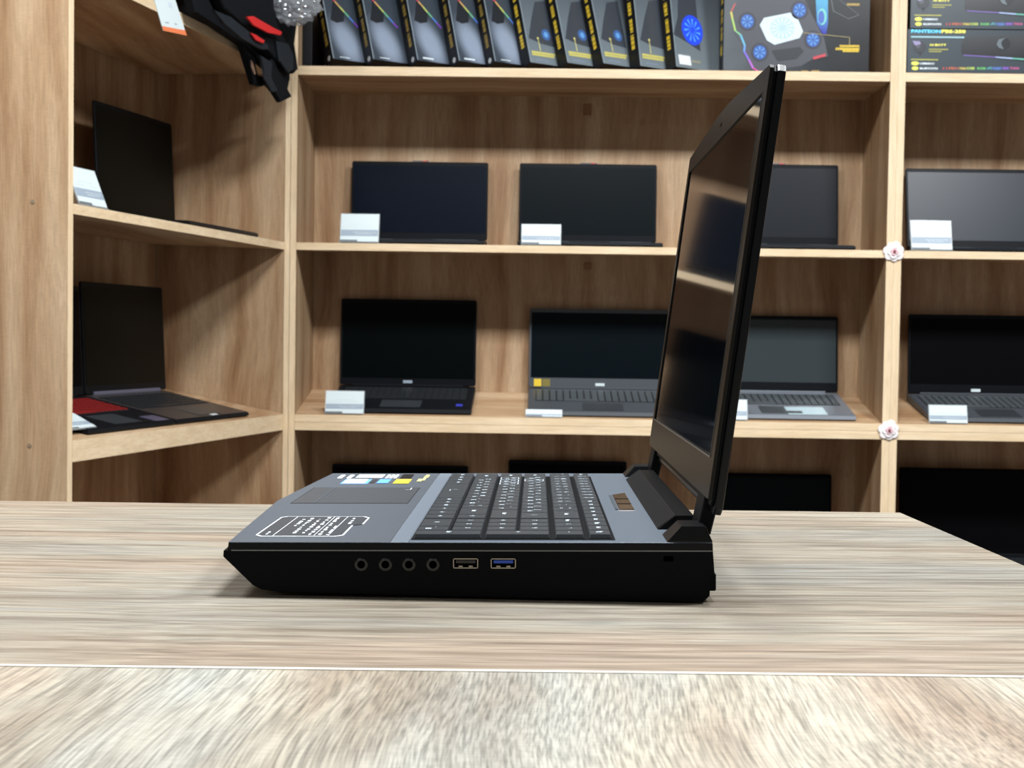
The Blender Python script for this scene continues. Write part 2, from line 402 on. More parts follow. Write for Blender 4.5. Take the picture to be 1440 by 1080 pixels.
# keyboard -------------------------------------------------------
KY0, KY1 = .0100, .3480
MB().box(.0995, .2118, KY0 - .002, KY1 + .002, .0, .00035).obj('keyboard_tray', mat('tray', (.002, .0025, .003), .6, spec=.1), hero)
KM = {}
def key_mesh(w_, d_):
    k = (round(w_, 4), round(d_, 4))
    if k in KM: return KM[k]
    mb = MB(); hw, hd = w_ / 2, d_ / 2; i = .0011
    mb.hexa([(-hd, -hw, 0), (hd, -hw, 0), (hd, hw, 0), (-hd, hw, 0), (-hd + .0007, -hw + i, .0026), (hd - i * .8, -hw + i, .0026), (hd - i * .8, hw - i, .0026), (-hd + .0007, hw - i, .0026)], .0004, 2)
    me = mb.mesh('key', keym); KM[k] = me; return me
u = (KY1 - KY0) / 18.75
ROWS = [(.1008, .1192), (.1202, .1384), (.1400, .1575), (.1585, .1763), (.1787, .1952), (.1975, .2102)]
CY = dict(zip("QWERTYUIOP[]ASDFGHJKL;'ZXCVBNM,.`", "ЙЦУКЕНГШЩЗХЪФЫВАПРОЛДЖЭЯЧСМИТЬБЮЁ"))
def row(r, keys, r2=None, y=None):
    yy = (0 if y is None else y)
    for k in keys:
        leg, wu = k[0], k[1]; rr = k[2] if len(k) > 2 else r
        x0 = ROWS[r][0]; x1 = ROWS[rr][1]
        if leg is not None:
            ya = KY1 - (yy + wu) * u; yb = KY1 - yy * u
            me = key_mesh(yb - ya - .0011, x1 - x0)
            kx, ky = (x0 + x1) / 2, (ya + yb) / 2
            ko = link('key', me, hero, (kx, ky, .0004))
            # legends: reading direction is -y, up is +x
            items = []
            if len(leg) == 1 and leg in CY: items = [(leg, .0048, .0022, .0032), (CY[leg], .0044, -.003, -.0028)]
            elif len(leg) == 2 and not leg.isalpha(): items = [(leg[1], .004, .0026, .0025), (leg[0], .0045, -.0028, .0025)]
            elif leg: items = [(leg, .0034 if len(leg) > 2 else .0042, 0, 0)]
            for s_, sz, dx, dy in items:
                lo = link('legend', text_mesh(s_, sz, legm, bold=.00012), ko, (dx * (.7 if rr == 5 else 1), dy, .0027)); lo.rotation_euler = (0, 0, -math.pi / 2)
            if leg in 'WASD' and len(leg) == 1:
                fr = MB(); a, b = (x1 - x0) / 2 - .0012, (yb - ya) / 2 - .0019
                for q in ((-a, a - .0012, -b, -b + .0005), (-a, a - .0012, b - .0005, b), (-a, -a + .0005, -b, b), (a - .0017, a - .0012, -b, b)):
                    fr.box(*q, .0026, .0028)
                fr.obj('key_outline', legm, ko)
        yy += wu
N1 = 15.15; n = .9
row(5, [('Esc', 1)] + [('F%d' % i, .985) for i in range(1, 13)] + [('Prt', .985), ('Ins', .985), ('Del', .985), ('Hm', .985), ('End', .985), ('Pg', .985)])
row(4, [('`~', 1)] + [(a, 1) for a in ('1!', '2@', '3#', '4$', '5%', '6^', '7&', '8*', '9(', '0)', '-_', '=+')] + [('Back', 2.0)])
row(4, [('Num', n), ('/', n), ('*', n), ('-', n)], y=N1)
row(3, [('Tab', 1.5)] + [(c, 1) for c in 'QWERTYUIOP[]'] + [('|', 1.5)])
row(3, [('7', n), ('8', n), ('9', n)], y=N1)
row(2, [('Caps', 1.75)] + [(c, 1) for c in "ASDFGHJKL;'"] + [('Enter', 2.25)])
row(2, [('4', n), ('5', n), ('6', n), ('+', n, 3)], y=N1)
row(1, [('Shift', 2.25)] + [(c, 1) for c in 'ZXCVBNM,.'] + [('/?', 1), ('Shift', 1.75), ('↑', 1)])
row(1, [('1', n), ('2', n), ('3', n)], y=N1)
row(0, [('Ctrl', 1.25), ('Fn', 1), ('⊞', 1), ('Alt', 1), ('', 5), ('Alt', 1), ('≡', .75), ('Ctrl', 1), ('←', 1), ('↓', 1), ('→', 1)])
row(0, [('0', n * 2), ('.', n), ('Ent', n, 1)], y=N1)
# space bar mark
MB().box(.107, .1074, .2205, .2295, .0031, .0033).obj('space_mark', legm, hero)
MB().box(.107, .113, .2295, .2299, .0031, .0033).obj('space_mark', legm, hero)

# power strip in the middle of the upper deck
pw = MB().prism([(.2222, .1405), (.2318, .1405), (.2318, .2335), (.2222, .2215)], XYZ, 0, .0006, .0002, 1).obj('power_strip', mirr, hero, label='mirrored button strip with reflected wood painted in as brown')
for y in (.168, .196): MB().box(.2222, .2318, y, y + .0006, .0006, .0009).obj('divider', gr, pw)
MB().prism([(.2195, .1405), (.2214, .1405), (.2214, .2205), (.2195, .2185)], XYZ, 0, .0005).obj('strip_border', mat('strip_rim', (.05, .06, .07), .4), hero)  # narrow border beside the power strip, in its own colour

# ribbed speaker bar between the hinges
bar = MB()
prof = [(.2388, .0), (.2496, .0078), (.2600, .0078), (.2625, .0)]
def barf(name, y0, y1, sl): # ends slope inwards
    mb = MB(); a = [(x, y0 + z * sl, z) for x, z in prof]; b = [(x, y1 - z * sl, z) for x, z in prof]
    va = [mb.bm.verts.new(p) for p in a]; vb = [mb.bm.verts.new(p) for p in b]
    for i in range(4): mb.bm.faces.new((va[i], va[(i + 1) % 4], vb[(i + 1) % 4], vb[i]))
    mb.bm.faces.new(va[::-1]); mb.bm.faces.new(vb); return mb.obj(name, mat('bar_black', (.003, .0035, .004), .4, spec=.14), hero)
br = barf('speaker_bar', .050, .330, .35)
ribs = MB()
for i in range(12):
    f = (i + .5) / 12; x = .2388 + f * .0108; z = f * .0078
    nx, nz = -.585, .81
    ribs.hexa([(x - .0001, .052, z), (x + .00028, .052, z + .0002), (x + .00028, .328, z + .0002), (x - .0001, .328, z), (x - .0001 + nx * .0006, .052, z + nz * .0006), (x + .00028 + nx * .0006, .052, z + .0002 + nz * .0006), (x + .00028 + nx * .0006, .328, z + .0002 + nz * .0006), (x - .0001 + nx * .0006, .328, z + nz * .0006)])
rb = ribs.obj('grille_ribs', mat('ribs', (.022, .025, .028), .4, spec=.2), br); rb['kind'] = 'stuff'

# hinge covers
def hcover(y0, y1):
    mb = MB()
    lo = [(.2392, y0, 0), (.2645, y0, -.0003), (.2645, y1, -.0003), (.2392, y1, 0)]
    i = .004
    hi = [(.2475, y0 + i * (.3 if y0 < .1 else 1), .0088), (.2605, y0 + i * (.3 if y0 < .1 else 1), .0088), (.2605, y1 - i, .0088), (.2475, y1 - i, .0088)]
    mb.hexa(lo + hi, .0008, 2); mb.obj('hinge_cover', blk_s, hero)
hcover(.0008, .030); hcover(W - .0300, W - .0008)

# lid -------------------------------------------------------------
LT = math.atan2(.0327, .2342)
lidr = Vector((.2614, 0, .0236))
lu_, ln_ = Vector((math.sin(LT), 0, math.cos(LT))), Vector((math.cos(LT), 0, -math.sin(LT)))
def LF(y, uu, d):  # y along the hinge, uu up the lid, d back from the bezel face
    return tuple(lidr + lu_ * uu + ln_ * d + Vector((0, y, 0)))
LW = .3835
def outline(y0, y1, u0, u1, mid, c=.004):
    return [(y0 + c, u0), (y1 - c, u0), (y1, u0 + c), (y1, u1 - c), (y1 - c, u1), ((y0 + y1) / 2 + .03, u1 + mid), ((y0 + y1) / 2 - .03, u1 + mid), (y0 + c, u1), (y0, u1 - c), (y0, u0 + c)]
lid = MB().prism(outline(-.001, LW - .001, -.0082, .2372, .0075), LF, .0040, .0088, .0010, 2).obj('lid', blk_s, hero)
MB().prism(outline(-.0004, LW - .0016, -.004, .2366, .0075), LF, .0022, .0039, .0005, 1).obj('lid_rim', blk, lid)
# bezel: four frame pieces around the screen
SY0, SY1, SU0, SU1 = .0148, .3700, .0222, .2240
o_ = outline(0, LW - .002, 0, .2365, .0080, .003)
mb = MB()
mb.prism([(0, 0), (LW - .002, 0), (LW - .002, SU0), (0, SU0)], LF, 0, .0021)
mb.prism([(0, SU0), (SY0, SU0), (SY0, SU1), (0, SU1)], LF, 0, .0021)
mb.prism([(SY1, SU0), (LW - .002, SU0), (LW - .002, SU1), (SY1, SU1)], LF, 0, .0021)
mb.prism([(0, SU1), (LW - .002, SU1), (LW - .002, .2345), (LW - .005, .2365), (LW / 2 + .03, .2440), (LW / 2 - .03, .2440), (.003, .2365), (0, .2345)], LF, 0, .0021)
mb.obj('bezel', bezm, lid)
MB().prism([(SY0, SU0), (SY1, SU0), (SY1, SU1), (SY0, SU1)], LF, .0009, .0020).obj('screen', scrm, lid)
MB().box(0, 1, 0, 1, 0, 1).bm.free()
rim = mat('lip', (.10, .095, .088), .3)
for a in ((SY0, SY1, SU0 - .0008, SU0), (SY0 - .0006, SY0, SU0, SU1)):
    MB().prism([(a[0], a[2]), (a[1], a[2]), (a[1], a[3]), (a[0], a[3])], LF, -.0003, 0).obj('screen_lip', rim, lid)
MB().prism([(LW / 2 - .004, .2325), (LW / 2 + .004, .2325), (LW / 2 + .004, .2350), (LW / 2 - .004, .2350)], LF, -.0003, 0).obj('webcam', gloss, lid)
# hinge arms
for y0 in (.016, W - .046):
    y1 = y0 + .030
    MB().prism([(.2575, .004), (.2650, .002), (.2690, .018), (.2680, .026), (.2620, .0245)], XZ, y0, y1, .0008, 1).obj('hinge_arm', blk, hero)
MB().prism([(-.001 + .03, -.0082), (LW - .031, -.0082), (LW - .031, -.002), (.03, -.002)], LF, .0045, .0085).obj('lid_foot', blk_s, lid)
# ports
for xa in (.0731, .0863, .0991, .1122):
    mb = MB().lathe([(.0036, -.0002), (.0036, .0003), (.0030, .0006), (.0022, .0006), (.0021, -.0015)], lambda x, y, w_: (xa + x, -w_, -.0122 + y), 20)
    j = mb.obj('audio_jack', mat('jack_ring', (.018, .018, .018), .25), hero, smooth=False)
    MB().lathe([(.0019, 0), (.0019, .0007)], lambda x, y, w_: (xa + x, -w_, -.0122 + y), 16).obj('socket_hole', mat('hole', (.0005, .0005, .0005), .9, spec=0), j)
def usb(x0, tongue):
    p = MB(); z0, z1 = -.0142, -.0088; x1 = x0 + .0136; t_ = .00045
    p.box(x0, x1, -.0006, .0006, z0, z0 + t_); p.box(x0, x1, -.0006, .0006, z1 - t_, z1)
    p.box(x0, x0 + t_, -.0006, .0006, z0, z1); p.box(x1 - t_, x1, -.0006, .0006, z0, z1)
    o = p.obj('usb_port', metal, hero)
    MB().box(x0 + t_, x1 - t_, -.0002, .0003, z0 + t_, z1 - t_).obj('port_cavity', mat('hole', (.0005, .0005, .0005), .9, spec=0), o)
    MB().box(x0 + .0015, x1 - .0015, -.0005, .0002, z1 - .0026, z1 - .0010).obj('port_tongue', tongue, o)
    for q in (.003, .0085): MB().box(x0 + q, x0 + q + .0022, -.0005, .0001, z0 + .0008, z0 + .0014).obj('port_spring', metal, o)
usb(.1232, mat('tongue_black', (.02, .02, .02), .3)); usb(.1437, blue)
MB().box(.2372, .2430, -.0004, .0006, -.0105, -.0072, .0006, 1).obj('lock_slot', mat('hole', (.0005, .0005, .0005), .9, spec=0), hero)

# stickers: print on the palm rest
def dpoly(nm, pts, m, z0=.0001, z1=.0004, parent=hero, label=None):
    return MB().prism(pts, XYZ, z0, z1).obj(nm, m, parent, label=label)
ol = [(.0104, .0240), (.0140, .0190), (.0560, .0190), (.0600, .0230), (.0600, .0650), (.0655, .0700), (.0655, .0990), (.0620, .1040), (.0135, .1040), (.0104, .1000)]
st = dpoly('feature_sticker', ol, lead, .0001, .0003, label='long grey feature sticker with white outline')
cx_, cy_ = .036, .061
inn = [(x + (.0009 if x < .036 else -.0009), y + (.0014 if y < .061 else -.0014)) for x, y in ol]
dpoly('sticker_face', inn, mat('sticker_grey', (.035, .04, .046), .4), .0003, .0004, st)
rnd = random.Random(3)
pr_ = MB()
for x, ya, yb in ((.0155, .026, .040), (.0300, .03, .098), (.0355, .03, .09), (.0255, .06, .09), (.0400, .024, .10), (.0455, .024, .1), (.0500, .024, .062), (.0560, .07, .098)):
    y = ya
    while y < yb:
        l = rnd.uniform(.002, .006); pr_.box(x, x + rnd.choice((.0012, .0018)), y, min(yb, y + l), .0004, .00048); y += l + rnd.uniform(.0012, .006)
for x in (.0205, .0435, .0515): pr_.box(x, x + .0003, .021, .102, .0004, .00048)
pp = pr_.obj('sticker_print', lead, st); pp['kind'] = 'stuff'
def quad(nm, px0, py0, px1, py1, m, label=None, pad_=None):
    a, b = dk(px0, py1), dk(px1, py0); x0, x1 = sorted((a.x, dk(px1, py1).x)); 
    y0, y1 = sorted((a.y, b.y))
    return dpoly(nm, [(x0, y0), (x1, y0), (x1, y1), (x0, y1)], m, .0001, .0004, label=label)
s1 = quad('blue_sticker', 481, 674.5, 512, 680, lead, 'white and blue sticker')
bb = [v.co for v in s1.data.vertices]; bx0, bx1 = min(v.x for v in bb), max(v.x for v in bb); by0, by1 = min(v.y for v in bb), max(v.y for v in bb)
dpoly('sticker_border', [(bx0 - .0015, by0 - .002), (bx1 + .0025, by0 - .002), (bx1 + .0025, by1 + .002), (bx0 - .0015, by1 + .002)], skyb, .00005, .00008, s1)
quad('small_blue_sticker', 529, 674.5, 545, 680, skyb, 'small blue sticker')
quad('dark_sticker', 519, 674.5, 526, 679.5, mat('sticker_dark', (.03, .03, .035), .4), 'small dark sticker')
quad('yellow_sticker', 552, 674.5, 574, 680.5, yel, 'yellow sticker')
q = quad('white_label', 500, 668, 537, 672.5, lead, 'white strip label')
for a in ((474, 668.5, 480, 673), (487, 668.5, 493, 673), (541, 668, 545, 673), (547, 668, 551, 673), (553, 668, 557, 673)):
    quad('white_mark', *a, lead)
quad('black_sticker', 562, 667.5, 578, 673, mat('sticker_black', (.01, .01, .01), .3), 'black sticker')
for a in ((586, 674, 592, 677.5), (593, 670, 597, 676), (597, 668.5, 602, 672)):
    quad('yellow_mark', *a, yel2)
# pale reflective badge low on the near lower corner of the screen bezel stays plain

# ------------------------------------------------------------------ shelf laptops
SCR = {}
def scr(kind):
    if kind in SCR: return SCR[kind]
    c, r_, s_ = {'navy': ((.0012, .004, .011), .32, .12), 'teal': ((.0012, .004, .006), .32, .12), 'black': ((.001, .001, .0015), .45, .06), 'grey': ((.036, .046, .050), .12, .5),
             'olive': ((.0030, .0030, .0020), .40, .10), 'slate': ((.010, .015, .026), .36, .40), 'green': ((.0008, .002, .002), .3, .08), 'dim': ((.007, .009, .013), .35, .2)}[kind]
    SCR[kind] = mat('screen_' + kind, c, r_, spec=s_); return SCR[kind]
def laptop(label, x, y, z, yaw, pitch, Wd, D, H, tau, body, kind, group, t=.018, keys=True, badge=None, bezb=.020, keymat=None, sticker=None, kbcol=None, lidm=None, cam_dot=False, chin=None, hingem=None):
    """origin: middle of the front bottom edge; +y runs to the hinge"""
    r_ = root('laptop', (x, y, z), label, 'laptop', group, rot=None)
    r_.rotation_mode = 'XYZ'
    r_.matrix_world = Matrix.Translation((x, y, z)) @ Matrix.Rotation(yaw, 4, 'Z') @ Matrix.Rotation(pitch, 4, 'X')
    h = Wd / 2
    MB().prism([(0, .004), (.006, 0), (D, 0), (D, t), (.004, t * .75)], YZ, -h, h, .0012, 2).obj('base', body, r_)
    tt = t
    MB().hexa([(-h + .004, .006, t * .77), (h - .004, .006, t * .77), (h - .004, D - .004, t + .0003), (-h + .004, D - .004, t + .0003), (-h + .004, .006, t * .77 + .0008), (h - .004, .006, t * .77 + .0008), (h - .004, D - .004, t + .0011), (-h + .004, D - .004, t + .0011)]).obj('palm_rest', kbcol or body, r_)
    sl = (t + .0011 - t * .77 - .0008) / (D - .01)
    zk = lambda yy: t * .77 + .0008 + sl * (yy - .006)
    if keys:
        ka, kb = D * .42, D * .88
        MB().hexa([(-h + .02, ka, zk(ka)), (h - .02, ka, zk(ka)), (h - .02, kb, zk(kb)), (-h + .02, kb, zk(kb)), (-h + .02, ka, zk(ka) + .0006), (h - .02, ka, zk(ka) + .0006), (h - .02, kb, zk(kb) + .0006), (-h + .02, kb, zk(kb) + .0006)]).obj('keyboard_tray', mat('tray_dark', (.012, .013, .015), .5), r_)
        km = MB(); nx = int((Wd - .04) / .0187); px_ = (Wd - .042) / nx; py_ = (kb - ka - .002) / 6
        for j in range(6):
            for i in range(nx):
                if j == 0 and 4 <= i <= 8: continue
                xa = -h + .021 + i * px_; ya = ka + .001 + j * py_
                km.box(xa + .0022, xa + px_ - .0022, ya + .0040, ya + py_ - .0015, zk(ya) + .0006, zk(ya) + .0022)
            if j == 0: km.box(-h + .021 + 4 * px_ + .0012, -h + .021 + 9 * px_ - .0012, ka + .002, ka + py_, zk(ka) + .0006, zk(ka) + .0022)
        ko = km.obj('keys', keymat or (mat('keys_dark', (.018, .021, .024), .4) if body.name == 'body_black' else mat('keys_dim', (.075, .088, .096), .4)), r_); ko['kind'] = 'stuff'
        MB().box(-.055, .055, D * .06, D * .36, zk(D * .2) + .0001, zk(D * .2) + .0008).obj('touchpad', mat('pad_dim', (.035, .04, .045), .35), r_)
    # lid
    a = tau + pitch
    up = Vector((0, math.sin(a), math.cos(a))); bk = Vector((0, math.cos(a), -math.sin(a))); o = Vector((0, D - .009, t + .004))
    f = lambda q, v, d: tuple(o + Vector((q, 0, 0)) + up * v + bk * d)
    ld = MB().prism(outline(-h, h, 0, H, 0, .004), f, 0, .006, .0008, 1).obj('lid', lidm or mat('lid_black', (.004, .005, .007), .4, spec=.12), r_)
    sb = .006
    MB().prism([(-h + sb, bezb), (h - sb, bezb), (h - sb, H - .011), (-h + sb, H - .011)], f, -.0006, 0).obj('screen', scr(kind), ld)
    MB().tube([(-h * .82, D - .006, t + .003), (h * .82, D - .006, t + .003)], .0042 if not hingem else .007, 10).obj('hinge', hingem or body, r_)
    if chin:
        for qa, qb, m_ in chin: MB().prism([(qa, .003), (qb, .003), (qb, .024), (qa, .024)], f, -.0009, -.0001).obj('chin_sticker', m_, ld)
    if badge:
        MB().prism([(-.013, .006), (.013, .006), (.013, .014), (-.013, .014)], f, -.0008, -.0001).obj('badge', badge, ld)
    if cam_dot:
        MB().prism([(-.022, H - .0005), (.024, H - .0005), (.024, H + .0035), (-.022, H + .0035)], f, .001, .005).obj('camera_bump', mat('cam_bump', (.10, .08, .08), .4), ld)
        MB().prism([(.008, H + .0005), (.020, H + .0005), (.020, H + .0036), (.008, H + .0036)], f, -.0004, .001).obj('camera_shutter', mat('shutter_red', (.5, .05, .05), .4), ld)
    if sticker:
        for (xa, xb, ya, yb, m_) in sticker:
            MB().hexa([(xa, ya, zk(ya) + .0003), (xb, ya, zk(ya) + .0003), (xb, yb, zk(yb) + .0003), (xa, yb, zk(yb) + .0003), (xa, ya, zk(ya) + .001), (xb, ya, zk(ya) + .001), (xb, yb, zk(yb) + .001), (xa, yb, zk(yb) + .001)]).obj('sticker', m_, r_)
    return r_

def main_laptop(label, pl, pr, ptop, row_, kind, body, group, tau=4, D=.225, t=.018, front=3.622, Wd=None, **k):
    """lid spans image columns pl..pr with its top at row ptop; stands on shelf row_ (2, 3, 4)"""
    pitch = math.atan(.012 / .28) if row_ == 2 else math.atan(.057 / .28)
    zf = {2: Z2, 3: Z3, 4: .23}[row_]
    yh = front + D * math.cos(pitch)
    ytop = yh + .22 * math.sin(R(tau))
    xl = at(pl, ptop, Y=ytop).x; xr = at(pr, ptop, Y=ytop).x
    if Wd: xr = xl + Wd if Wd > 0 else xr; xl = xl if Wd > 0 else xr + Wd
    zt = at((pl + pr) / 2, ptop, Y=ytop).z
    z0 = zf + (front - YF) * math.tan(pitch) + .0012
    zh = z0 + D * math.sin(pitch) + t + .004
    H = (zt - zh) / math.cos(R(tau))
    return laptop(label, (xl + xr) / 2, front, z0, 0, pitch, xr - xl, D, H, R(tau), body, kind, group, t=t, **k)
GU, GM, GB = 'laptops on the upper display shelves', 'laptops on the lower display shelves', 'laptops on the bottom shelves behind the table'
gdark = noise_mat('body_dark_grey', (.012, .014, .017), .05, 900, .45, spec=.15)
dk_body = mat('body_black', (.006, .007, .009), .38, spec=.2)
main_laptop('thin black laptop, leftmost on the upper shelf of the middle unit', 496, 687, 228, 2, 'navy', gdark, GU, tau=4, t=.014, cam_dot=True)
main_laptop('thin black laptop in the middle of the upper shelf, left of the big raised screen', 731, 923.5, 231, 2, 'teal', gdark, GU, tau=4, t=.014, cam_dot=True)
main_laptop('dark grey laptop on the upper shelf, partly behind the big raised screen', 1005, 1178, 231.5, 2, 'dim', gdark, GU, tau=5, t=.014, cam_dot=True)
main_laptop('wide laptop with a glare on its screen on the upper shelf of the right unit', 1272, 1460, 238, 2, 'slate', gdark, GU, tau=10, D=.215, t=.012, front=3.622)
main_laptop('black laptop with a blue round sticker, leftmost on the lower shelf of the middle unit', 481, 671, 420, 3, 'green', dk_body, GM, tau=3, D=.25, front=3.617, badge=cgrey,
            sticker=[(.150, .168, .035, .053, mat('sticker_violet', (.05, .06, .5), .4))])
main_laptop('grey laptop with yellow sticker on the lower shelf, left of the big raised screen', 745, 945, 434, 3, 'teal', grey, GM, tau=3, D=.25, front=3.617, badge=white,
            chin=[(-.188, -.167, yel), (-.164, -.142, mat('dark_yellow', (.20, .16, .03), .5))], bezb=.028, lidm=grey)
main_laptop('silver laptop with pale grey screen, lower shelf, partly behind the big raised screen', 985, 1177, 443, 3, 'grey', silver, GM, tau=5, D=.245, front=3.617,
            sticker=[(.015, .120, .004, .080, mat('clear_sheet_glare', (.45, .58, .62), .3))], bezb=.026)  # clear sheet made pale, the white reflection on it put into its colour
main_laptop('dark laptop with white logo on the lower shelf of the right unit', 1276, 1466, 442, 3, 'black', grey, GM, tau=3, D=.25, front=3.617, badge=white, bezb=.026)
main_laptop('black laptop lid at far left just above the table top', 468, 659, 652, 4, 'black', dk_body, GB, tau=4, D=.24, front=3.617)
main_laptop('black laptop lid behind the keyboard of the big laptop', 715, 881, 646, 4, 'black', dk_body, GB, tau=4, D=.24, front=3.617)
main_laptop('black laptop lid just right of the big raised screen, low behind the table', 1000, 1168, 664, 4, 'teal', dk_body, GB, tau=4, D=.24, front=3.617, lidm=mat('lid_bl', (.0015, .0015, .002), .5, spec=.05))
main_laptop('large black laptop lid low in the right unit beyond the table corner', 1263.5, 1460, 657, 4, 'black', dk_body, GB, tau=3, D=.24, front=3.617, lidm=mat('lid_bl', (.0015, .0015, .002), .5, spec=.05))

def left_laptop(label, yfar, Wd, row_, D, H, tau, body, kind, group, **k):
    """far front corner sits on the corner unit's front edge at depth yfar"""
    d = .34 / .356
    P = Nn + e1 * ((yfar - Nn.y) / e1.y) - e2 * .018
    c = P - e1 * (Wd / 2)
    pitch = math.atan((.010 if row_ == 2 else .068) / DB)
    z = (Z2 if row_ == 2 else Z3) + .018 * math.tan(pitch) + .001
    yaw = math.atan2(e1.y, e1.x)
    return laptop(label, c.x, c.y, z, yaw, pitch, Wd, D, H, R(tau), body, kind, group, **k)
left_laptop('black laptop on the upper shelf of the left corner unit', 3.452, .366, 2, .245, .270, 3, dk_body, 'olive', GU, t=.014)
left_laptop('dark laptop with a brown-grey palm rest on the lower shelf of the left corner unit', 3.405, .374, 3, .250, .262, 3, dk_body, 'olive', GM, t=.014,
            kbcol=noise_mat('palm_taupe', (.045, .038, .036), .1, 300, .35), sticker=[(-.005, .025, .006, .03, lead)], hingem=mat('hinge_lilac', (.10, .10, .14), .4))
left_laptop('laptop with a red keyboard beside the tall left panel', 3.035, .355, 3, .250, .25, 3, dk_body, 'black', GM, t=.014,
            keymat=mat('red_keys', (.22, .008, .008), .5), sticker=[(.10, .16, .008, .05, mat('sticker_purple', (.10, .09, .14), .3))])  # keys coloured plain red

# ------------------------------------------------------------------ price cards
def card(label, x, y, z, yaw, lean, wd=.104, ht=.082, foot=True):
    r_ = root('price_card', (x, y, z), label, 'price card', 'price cards in clear stands on the shelves', rot=(0, 0, yaw))
    h = wd / 2; c, s_ = math.cos(lean), math.sin(lean)
    f = lambda q, v, d: (q, v * s_ + d * c + .003, v * c - d * s_ + .0016)
    MB().prism([(-h - .002, 0), (h + .002, 0), (h + .002, ht + .002), (-h - .002, ht + .002)], f, .0012, .0026).obj('holder', clear, r_)
    if foot: MB().box(-h - .002, h + .002, .0012, .016, 0, .0014).obj('stand_foot', clear, r_)
    cd_ = MB().prism([(-h, .002), (h, .002), (h, ht), (-h, ht)], f, 0, .001).obj('card', white, r_)
    MB().prism([(-h + .001, ht * .22), (h - .001, ht * .22), (h - .001, ht * .44), (-h + .001, ht * .44)], f, -.0003, 0).obj('grey_band', cgrey, cd_)
    mb = MB(); rn = random.Random(int(x * 1000))
    for v, l0, l1 in ((.28, -.2, .6), (.34, -.3, .8), (.53, -.85, -.2), (.53, .2, .7), (.62, -.6, .5)):
        q = l0
        while q < l1:
            w_ = rn.uniform(.04, .12); mb.prism([(h * q, ht * v), (h * (q + w_), ht * v), (h * (q + w_), ht * (v + .018)), (h * q, ht * (v + .018))], f, -.0006, -.00035); q += w_ + .05
    o = mb.obj('small_print', cgrey if v < .4 else mat('faint_print', (.62, .68, .70), .5), cd_); o['kind'] = 'stuff'
    MB().prism([(-h, .002), (-h * .1, .002), (-h * .1, .0065), (-h, .0065)], f, -.0003, 0).obj('dark_tab', cdk, cd_)
    return r_
def main_card(label, pl, pr, pt, pb, row_, lean=14, yy=3.6008):
    z = {2: Z2, 3: Z3}[row_] + .0018
    a, b = at(pl, pb, Y=yy), at(pr, pb, Y=yy)
    zt = at((pl + pr) / 2, pt, Y=yy + .02).z
    ht = (zt - z - .0016) / math.cos(R(lean)) if lean < 60 else .06
    return card(label, (a.x + b.x) / 2, yy, z, 0, R(lean), b.x - a.x, ht, foot=row_ == 2)
main_card('white price card at the far left end of the middle upper shelf', 478, 531.5, 301, 343, 2)
main_card('white price card in front of the second laptop on the middle upper shelf', 733.5, 788, 316, 348, 2)
main_card('white price card on the upper shelf of the right unit', 1283, 1339.5, 310.5, 351, 2)
main_card('white price card at the far left end of the middle lower shelf', 457, 510.5, 550, 582, 3)
main_card('white price card lying low before the laptop with yellow sticker', 739.5, 790, 576, 588, 3, lean=30)
main_card('white price card half hidden behind the big raised screen', 998, 1051, 562, 592, 3)
main_card('white price card on the lower shelf of the right unit', 1308, 1361, 570, 598, 3)
yl = math.atan2(e1.y, e1.x)
P = Nn + e1 * .085 - e2 * .003
card('white price card leaning on the upper shelf of the left corner unit', P.x, P.y, Z2 + .0018, yl, R(22), .10, .082)
P = Nn + e1 * .075 - e2 * .022
card('white price card lying low on the lower shelf of the left corner unit', P.x, P.y, Z3 + .0175, yl, R(64), .11, .06, foot=False)

# ------------------------------------------------------------------ rose knobs on the post
def rosette(label, px, py):
    c = at(px, py, Y=3.597); c.y = 3.5985
    r_ = root('rose_ornament', c, label, 'ornament', 'rose ornaments on the right post')
    wp = mat('petal_white', (.86, .80, .80), .5); pk = mat('petal_pink', (.74, .47, .50), .5)
    MB().lathe([(.021, 0), (.022, .003), (.018, .006)], lambda x, y, w_: (x, -w_, y), 20).obj('backing', wp, r_)
    for ring, (n_, rad, sz, dep, m_) in enumerate(((7, .0165, .0115, .006, wp), (5, .0105, .0085, .010, wp), (4, .0058, .0055, .0125, pk))):
        for i in range(n_):
            a = i * 2 * math.pi / n_ + ring * .5 + .3
            mb = MB(); cxp, czp = rad * math.cos(a), rad * math.sin(a)
            rr = sz * (1 + .12 * math.sin(i * 2.3 + ring))
            mb.lathe([(rr, 0), (rr * .97, .0022), (rr * .8, .0034), (rr * .4, .0026), (rr * .1, .0018)], lambda x, y, w_, q=(cxp, czp, dep): (q[0] + x, -q[2] - w_ + .004, q[1] + y), 12)
            mb.obj('petal', m_, r_, smooth=True)
    MB().lathe([(.0035, 0), (.0032, .003), (.001, .004)], lambda x, y, w_: (x, -w_ - .0118, y * 1.3), 12).obj('bud', mat('bud_red', (.22, .05, .06), .5), r_, smooth=True, label='dark red centre')
rosette('small white rose ornament, upper of the two on the right post', 1256.5, 354)
rosette('small white rose ornament, lower of the two on the right post', 1249.5, 605)

